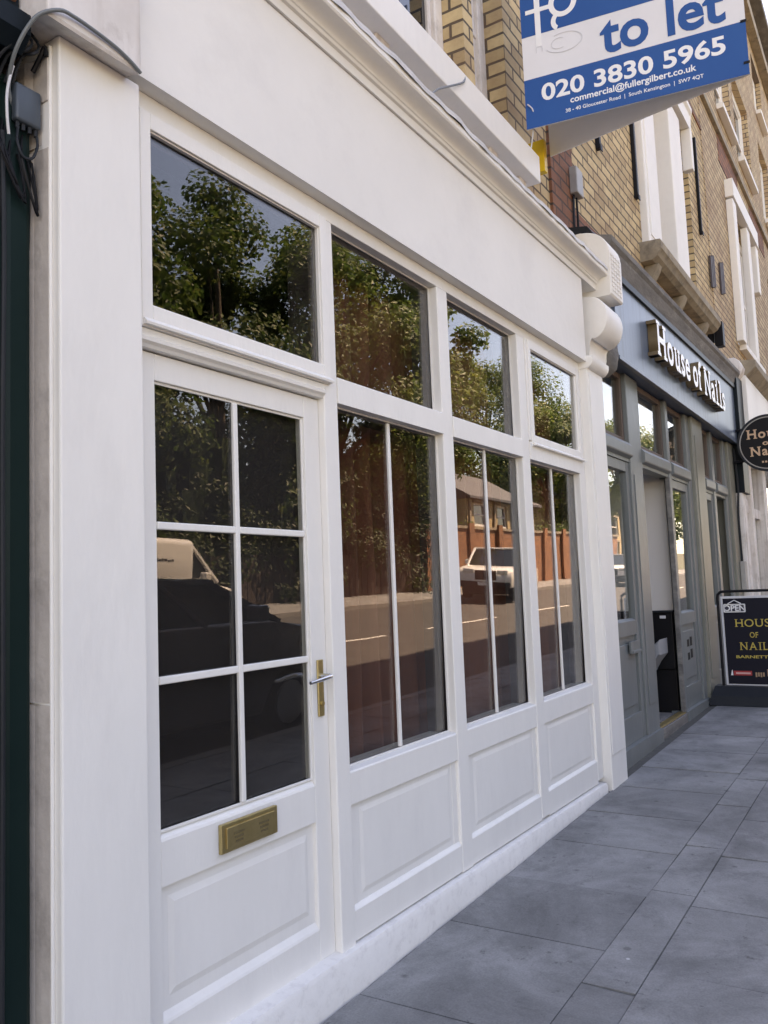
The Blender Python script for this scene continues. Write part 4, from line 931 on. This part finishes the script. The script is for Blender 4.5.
# ------------------------------------------------------------------ across the road (seen in the glass)
gw = thing('garden_wall', 'orange brick garden wall with piers across the road, reflected in the windows', 'wall', (45, -14.7, 0))
bm = NB(); slope_box(bm, 30.1, 57, -14.9, -14.65, -.2, 2.6); part(gw, 'wall', bm, ORANGEB)
bm = NB(); slope_box(bm, 30.0, 57.1, -14.96, -14.59, 2.601, 2.72); part(gw, 'coping', bm, STONE)
for x in range(31, 57, 3):
    bm = NB(); slope_box(bm, x, x+.5, -14.62, -14.50, -.2, 2.85); part(gw, 'pier', bm, ORANGEB)
fe = thing('fence', 'dark timber fence under the trees across the road', 'fence', (15, -14.7, 0))
bm = NB()
for i in range(194):
    x = -8+i*.196; slope_box(bm, x, x+.186, -14.8+.015*(i % 2), -14.75+.015*(i % 2), -.1, 1.5+.03*math.sin(i*1.7))
part(fe, 'boards', bm, TIMBER)

def leaf_cloud(bm, centers, n, rr, smin=.15, smax=.31, core=None):
    for c, rad in centers:
        c = Vector(c); out0 = (c-core).normalized() if core is not None else Vector((0, .6, .3))
        for _ in range(int(n*rad)):
            d = Vector((rr.gauss(0, 1), rr.gauss(0, 1), rr.gauss(0, .8))); d.normalize()
            p = c+d*rad*(rr.random()**.45)
            nrm = (d*.7+out0*.5+Vector((0, 0, .55))+Vector((rr.gauss(0, .55), rr.gauss(0, .55), rr.gauss(0, .55)))).normalized()
            s = rr.uniform(smin, smax); u = nrm.cross(Vector((rr.gauss(0, 1), rr.gauss(0, 1), rr.gauss(0, 1)))).normalized(); v = nrm.cross(u)
            q = nrm*s*.10
            bm.faces.new([bm.verts.new(p+k) for k in (-u*s*.5, -v*s*.30+q, u*s*.5, v*s*.30+q)])
    return bm

def tree(x, y, h, cr, base, seed, label, m=None, n=620, dens=46):
    rr = random.Random(seed); z0 = g(x)+cz(y)
    t = thing('tree', label, 'tree', (x, y, z0), 0, 'trees across the road')
    bm = NB(); top = Vector((x+rr.uniform(-.5, .5), y+rr.uniform(-.4, .4), z0+h*.8))
    tube(bm, [(x, y, z0-.2), (x+.05, y, z0+h*.2), (x+rr.uniform(-.3, .3), y, z0+h*.45), top], [.34*cr/4, .26*cr/4, .19*cr/4, .05], 10, 4) if False else \
        tube(bm, smooth_pts([(x, y, z0-.2), (x+.05, y, z0+h*.2), (x+rr.uniform(-.3, .3), y, z0+h*.45), top], 4), [.36-.30*i/12 for i in range(13)], 10)
    cs = []
    for _ in range(dens):
        a = rr.uniform(0, 6.283); e = rr.random(); hh = base+(h-base)*rr.random()
        k = (hh-base)/(h-base); prof = max(.25, math.sin(math.pi*min(1, max(0, .12+.84*k)))**.6)
        rad = cr*prof*(.35+.65*math.sqrt(e)); c = Vector((x+rad*math.cos(a), y+rad*math.sin(a)*.9, z0+hh-.6))
        cs.append((c, rr.uniform(.75, 1.45)*cr/4.3))
    cs.append((Vector((x, y, z0+h-1.2)), 1.2))
    for c, r_ in cs[::3]:
        st = Vector((x, y, z0+base+(c.z-z0-base)*.35)); mid = (st+c)/2+Vector((0, 0, .4))
        tube(bm, [st, mid, c], [.10, .065, .02], 6)
    part(t, 'trunk', bm, BARK, smooth=True)
    bm = NB(); leaf_cloud(bm, cs, n, rr, core=Vector((x, y, z0+(base+h)*.45))); part(t, 'crown', bm, m or LEAF)
    return t
tree(8.5, -17.5, 11.2, 4.0, 2.2, 11, 'tree reflected at the left edge of the glass over the white door', LEAFD)
tree(15.0, -17.8, 13.2, 4.4, 2.0, 12, 'dark leafy tree filling the left half of the reflection in the white door', LEAFD)
tree(21.5, -18.0, 15.3, 5.0, 1.8, 13, 'tallest dark tree in the reflection over the white door, right of centre', LEAFD)
tree(28.0, -17.5, 15.2, 4.8, 3.0, 14, 'spreading tree reflected in the upper light right of the door', LEAF)
tree(34.0, -18.0, 17.0, 4.1, 6.4, 15, 'tall tree reflected at the left of the third upper light', LEAF)
tree(60.0, -25.5, 16.6, 7.0, 5.0, 16, 'sunlit high crowned tree reflected in the third upper light', LEAF)
tree(52.5, -18.0, 11.0, 4.6, 4.4, 17, 'pale green tree reflected in the last upper light', LEAF)
tree(64.0, -16.2, 11.6, 4.4, 4.6, 18, 'round tree reflected in the salon window nearest the white pilaster', LEAF)
tree(80.0, -16.5, 10.0, 4.6, 3.0, 19, 'farthest tree along the opposite pavement, reflected in the salon', LEAF)
# ivy and shrubs rising behind the fence: nobody could count it
bm = NB(); rr = random.Random(44); cs = []
for _ in range(190):
    x = rr.uniform(4, 31); cs.append((Vector((x, -15.2+rr.uniform(-.7, .75), g(x)+.7+rr.uniform(.2, 4.4))), rr.uniform(.5, .95)))
leaf_cloud(bm, cs, 260, rr, .11, .22)
for k in range(70):
    x = 2+k*.44; slope_box(bm, x, x+.42, -16.9, -15.75+.25*math.sin(k*1.3), -.1, 4.3+.8*math.sin(k*.7)+.5*math.sin(k*2.1))
o = finish(bm, 'ivy_bank', IVY); o['kind'] = 'stuff'; o['label'] = 'dark ivy and shrubs banked up behind the fence across the road'; o['category'] = 'shrubbery'
bm = NB(); cs = []
for _ in range(46):
    x = rr.choice((rr.uniform(30, 35.5), rr.uniform(46.5, 57))); cs.append((Vector((x, -15.9+rr.uniform(-.6, .6), g(x)+.8+rr.uniform(1.2, 3.1))), rr.uniform(.5, .9)))
leaf_cloud(bm, cs, 260, rr, .11, .22); o = finish(bm, 'shrub_bank', LEAFD); o['kind'] = 'stuff'; o['label'] = 'green shrubs showing over the orange brick garden wall'; o['category'] = 'shrubbery'

# house with a bay
def house(x0, x1, y0, y1, ze, zr, label, m):
    z0 = g((x0+x1)/2)+cz(y1); h = thing('house', label, 'house', ((x0+x1)/2, y1, z0))
    ops = []
    w = (x1-x0)
    for k in range(3):
        a = x0+w*(.10+.30*k); ops += [(a, a+w*.18, z0+.9, z0+2.3), (a, a+w*.18, z0+2.75, min(z0+4.3, ze-.25))]
    bm = NB(); wall_grid(bm, x0, x1, z0-.3, ze, y1-.3, y1, ops); box(bm, x0, x1, y0, y1-.9, z0-.3, ze-.01); box(bm, x0, x0+.3, y1-.9, y1-.301, z0-.3, ze); box(bm, x1-.3, x1, y1-.9, y1-.301, z0-.3, ze); part(h, 'wall', bm, m)
    for o in ops:
        bm = NB(); rect_ring(bm, o[0], o[1], o[2], o[3], .12, y1-.2, y1-.1, bev=.01); box(bm, o[0]+.1, o[1]-.1, y1-.19, y1-.12, (o[2]+o[3])/2-.04, (o[2]+o[3])/2+.04); wn = part(h, 'window', bm, WF)
        bm = NB(); box(bm, o[0]+.1, o[1]-.1, y1-.17, y1-.16, o[2]+.1, o[3]-.1); part(wn, 'pane', bm, WINDARK)
        bm = NB(); box(bm, o[0]-.12, o[1]+.12, y1-.05, y1+.06, o[3]+.002, o[3]+.16); part(wn, 'lintel', bm, STONE)
    bm = NB(); ym = (y0+y1)/2
    prism(bm, [(y1+.35, ze-.1), (y1+.35, ze+.02), (ym, zr), (y0-.35, ze+.02), (y0-.35, ze-.1)], x0-.25, x1+.25, 'x'); rf = part(h, 'roof', bm, SLATE)
    for k in range(4):
        a = x0+w*(.02+.31*k); bm = NB(); box(bm, a, a+.22, y1+.001, y1+.10, z0-.2, ze-.12, .02); part(h, 'pilaster', bm, STONE)
    bm = NB(); box(bm, x0+.3, x0+1.1, ym-1.5, ym-.6, ze+.5, zr+.7, .03); part(rf, 'chimney', bm, m)
    return h
house(36.8, 45.2, -23, -16.0, 5.7, 7.7, 'yellow brick house with a grey slate roof reflected behind the garden wall', HOUSEY)
house(60, 78, -28, -18.5, 7.6, 10.2, 'yellow brick house reflected far along the street in the salon glass', HOUSEY)

# ------------------------------------------------------------------ vehicles
def wheel(parent, x, y, r, w, side):
    bm = NB(); lathe(bm, [(r*.62, -w/2), (r*.93, -w/2), (r, -w/2+.04), (r, w/2-.04), (r*.93, w/2), (r*.62, w/2)], (x, y, r), 'y', 28)
    t = part(parent, 'wheel', bm, TYRE, smooth=True, world=False)
    bm = NB(); yo = y+side*(w/2-.03)
    lathe(bm, [(0.0, -.02), (r*.12, -.03), (r*.60, .0), (r*.63, .03), (r*.63, -.06), (0, -.06)] if side < 0 else [(0.0, .02), (r*.12, .03), (r*.60, .0), (r*.63, -.03), (r*.63, .06), (0, .06)], (x, yo, r), 'y', 20)
    part(t, 'rim', bm, RIM, smooth=True, world=False)

def vehicle(name, label, cat, loc, heading, L, Wd, zlow, prof, cabin, paint, wheels, wr, lampz, front_h, extra=None, panelled=None):
    """local x forward from the rear bumper; prof: top line of the lower body (x,z); cabin: (x0b,x0t,x1t,x1b,zb,zt,inset)"""
    t = thing(name, label, cat, (loc[0], loc[1], loc[2]+cz(loc[1])), heading); hw = Wd/2
    t.rotation_euler = (-math.atan(CROSS)*math.cos(heading), 0, heading)
    pts = [(0.02, zlow), (0.0, zlow+.15)] + prof + [(L, zlow+.22), (L-.04, zlow)]
    # wheel arches along the sill, front to rear
    low = []
    for wx in sorted(wheels, reverse=True):
        ra = wr*1.14
        for k in range(9):
            a = math.pi*k/8; low.append((wx+ra*math.cos(a), max(zlow, wr*.98+ra*math.sin(a)) if 0 < k < 8 else zlow))
    bm = NB(); prism(bm, pts+low, -hw, hw, 'y', 0.05); body = part(t, 'body', bm, paint, smooth=True, world=False, angle=50)
    x0b, x0t, x1t, x1b, zb, zt, ins = cabin
    bm = NB(); hexa(bm, [(x0b, -hw+.04, zb), (x1b, -hw+.04, zb), (x1b, hw-.04, zb), (x0b, hw-.04, zb), (x0t, -hw+ins, zt-.05), (x1t, -hw+ins, zt-.05), (x1t, hw-ins, zt-.05), (x0t, hw-ins, zt-.05)])
    cab = part(t, 'windows', bm, CARG, world=False)
    bm = NB(); 
    def lerp(a, b, k): return a+(b-a)*k
    box(bm, x0t-.04, x1t+.04, -hw+ins-.02, hw-ins+.02, zt-.07, zt, .03)
    for s in (-1, 1):
        yb, yt = s*(hw-.035), s*(hw-ins-.0)
        for k in (0.0, .36, .70, 1.0):
            xb, xt = lerp(x0b, x1b, k), lerp(x0t, x1t, k); wd = .05 if k in (0, 1.0) else .04
            tube(bm, [(xb, yb, zb-.02), (xt, yt, zt-.04)], wd, 6)
        if panelled:
            ka, kb = panelled; hexa(bm, [(lerp(x0b, x1b, ka), yb-.02, zb-.01), (lerp(x0b, x1b, kb), yb-.02, zb-.01), (lerp(x0b, x1b, kb), yb+.02, zb-.01), (lerp(x0b, x1b, ka), yb+.02, zb-.01),
                                         (lerp(x0t, x1t, ka), yt-.02, zt-.03), (lerp(x0t, x1t, kb), yt-.02, zt-.03), (lerp(x0t, x1t, kb), yt+.02, zt-.03), (lerp(x0t, x1t, ka), yt+.02, zt-.03)])
    part(t, 'roof', bm, paint, smooth=True, world=False, angle=45)
    for wx in wheels:
        for s in (-1, 1): wheel(t, wx, s*(hw-.12), wr, .23, s)
    for s in (-1, 1):
        bm = NB(); box(bm, L-.22, L+.012, s*hw*.62-.2 if s > 0 else -hw*.62-.2, s*hw*.62+.2 if s > 0 else -hw*.62+.2, lampz, lampz+.15, .03); part(t, 'headlight', bm, LAMP, world=False)
        bm = NB(); box(bm, -.012, .08, s*hw*.80-.09, s*hw*.80+.09, lampz+.05, lampz+.35, .02); part(t, 'tail_light', bm, LAMPR, world=False)
        bm = NB(); box(bm, x1b-.55, x1b-.38, s*(hw+.09)-.09, s*(hw+.09)+.09, zb+.02, zb+.19, .03); part(t, 'wing_mirror', bm, paint, world=False)
    bm = NB(); box(bm, L-.05, L+.014, -hw*.38, hw*.38, lampz-.22, lampz+.12, .015)
    for k in range(3): box(bm, L+.0141, L+.022, -hw*.36, hw*.36, lampz-.18+k*.1, lampz-.14+k*.1)
    part(t, 'grille', bm, BLACKP, world=False)
    bm = NB(); box(bm, L-.1, L+.04, -hw+.05, hw-.05, zlow-.01, zlow+.20, .04); box(bm, -.05, .1, -hw+.05, hw-.05, zlow-.01, zlow+.2, .04); part(t, 'bumper', bm, BLACKP, world=False)
    bm = NB(); box(bm, L+.041, L+.046, -.26, .26, zlow+.07, zlow+.18); part(t, 'number_plate', bm, SIGNW, world=False)
    bm = NB(); box(bm, .25, L-.25, -hw+.22, hw-.22, .17, zlow+.25, .02); part(t, 'underbody', bm, BLACKP, world=False)
    if extra: extra(t, hw)
    return t
# dark SUV at the near kerb, nose to the right
vehicle('parked_car', 'black estate car parked at the near kerb, reflected in the white door', 'car', (3.35, -4.72, g(6)-.12), 0, 5.0, 1.92, .28,
        [(0.0, 1.0), (.05, 1.22), (3.55, 1.28), (3.75, 1.24), (4.75, 1.12), (4.96, .98)], (0.15, .55, 2.85, 3.75, 1.26, 1.70, .22), CARB, (1.0, 3.95), .37, .86, 0)
# white pickup coming toward us on the far side
def pick(t, hw):
    bm = NB(); box(bm, .15, 1.95, -hw+.10, -hw+.2, 1.0, 1.24, .02); box(bm, .15, 1.95, hw-.2, hw-.10, 1.0, 1.24, .02); part(t, 'load_bed_rail', bm, BLACKP, world=False)
vehicle('pickup_truck', 'white pickup truck facing us across the road, reflected in the middle window', 'pickup truck', (31.7, -11.6, g(30)-.10), math.pi-.22, 5.3, 1.95, .42,
        [(0.0, 1.16), (1.9, 1.18), (3.55, 1.22), (3.95, 1.20), (5.1, 1.08), (5.26, .92)], (1.95, 2.15, 3.3, 3.98, 1.2, 1.86, .17), CARW, (1.1, 4.3), .41, .90, 0, pick)
vehicle('parked_car', 'white car on the far side of the road reflected in the salon window', 'car', (47.6, -10.9, g(47)-.12), math.pi, 4.6, 1.85, .3,
        [(0.0, .95), (.1, 1.05), (3.1, 1.08), (3.4, 1.05), (4.4, .92), (4.57, .8)], (0.15, .6, 2.5, 3.4, 1.06, 1.62, .2), CARW, (.9, 3.7), .34, .74, 0)
def vanx(t, hw):
    bm = NB(); r2_ = random.Random(2)      # an illegible scrawl of dark lettering on the van's side
    x = 2.35
    for k in range(9):
        w_ = r2_.uniform(.02, .07); box(bm, x, x+w_, hw-.034, hw-.0305, 1.66+r2_.uniform(-.01, .01), 1.69+r2_.uniform(0, .035)); x += w_+.02
    part(t, 'side_marks', bm, BLACK, world=False)
    bm = NB(); box(bm, .3, 3.5, -hw+.035, hw-.035, 1.12, 2.10, .12, 3); part(t, 'load_body', bm, VANW, smooth=True, world=False)
vehicle('van', 'white van parked across the road behind the black car, reflected in the white door', 'van', (8.6, -10.9, g(10)-.12), 0, 5.0, 1.98, .35,
        [(0.0, 1.1), (.05, 1.3), (3.6, 1.3), (4.1, 1.22), (4.75, 1.08), (4.96, .9)], (0.1, .2, 3.45, 4.15, 1.28, 2.06, .16), VANW, (.95, 4.05), .36, .8, 0, vanx, (0.0, .70))

# ------------------------------------------------------------------ light, sky, camera
EL, AZ = R(60), R(47)          # sun behind the building, high
sun_dir = Vector((math.sin(AZ)*math.cos(EL), math.cos(AZ)*math.cos(EL), math.sin(EL)))
ld = bpy.data.lights.new('sun', 'SUN'); ld.energy = 4.6; ld.angle = R(0.53); ld.color = (1.0, 0.94, 0.86)
lo = new_obj('sun', ld); lo.rotation_euler = sun_dir.to_track_quat('Z', 'Y').to_euler(); lo.location = (0, 20, 30)
w = bpy.data.worlds.new('World'); scene.world = w; w.use_nodes = True
N, L = w.node_tree.nodes, w.node_tree.links
sky = N.new('ShaderNodeTexSky'); sky.sky_type = 'NISHITA'; sky.sun_disc = False; sky.sun_elevation = EL; sky.sun_rotation = AZ
sky.air_density = 1.0; sky.dust_density = 0.3; sky.ozone_density = 3.0
L.new(sky.outputs[0], N['Background'].inputs['Color']); N['Background'].inputs['Strength'].default_value = 0.13

cd = bpy.data.cameras.new('camera'); cam = new_obj('camera', cd); scene.camera = cam
cd.sensor_fit = 'VERTICAL'; cd.sensor_height = 36.0; cd.lens = 840/1024*36.0; cd.clip_end = 2000; cd.clip_start = 0.05
Rr = Vector((0.52985123, -0.84717141, -0.03947496)); Dn = Vector((0.05740905, 0.08226681, -0.99495546)); Fw = Vector((0.8461453, 0.52491216, 0.09222447))
m = Matrix((Rr, -Dn, -Fw)).transposed().to_4x4(); m.translation = Vector((0, -1.9842, 1.55)); cam.matrix_world = m

scene.view_settings.view_transform = 'Standard'; scene.view_settings.look = 'None'; scene.view_settings.gamma = 1.0
scene.view_settings.use_curve_mapping = False; scene.view_settings.exposure = 2.55
scene.view_settings.use_white_balance = True; scene.view_settings.white_balance_temperature = 10700; scene.view_settings.white_balance_tint = 27
scene.cycles.use_denoising = True; scene.cycles.max_bounces = 10; scene.cycles.diffuse_bounces = 5; scene.cycles.glossy_bounces = 5
scene.cycles.transparent_max_bounces = 16; scene.cycles.caustics_reflective = False; scene.cycles.caustics_refractive = False; scene.cycles.sample_clamp_indirect = 6.0
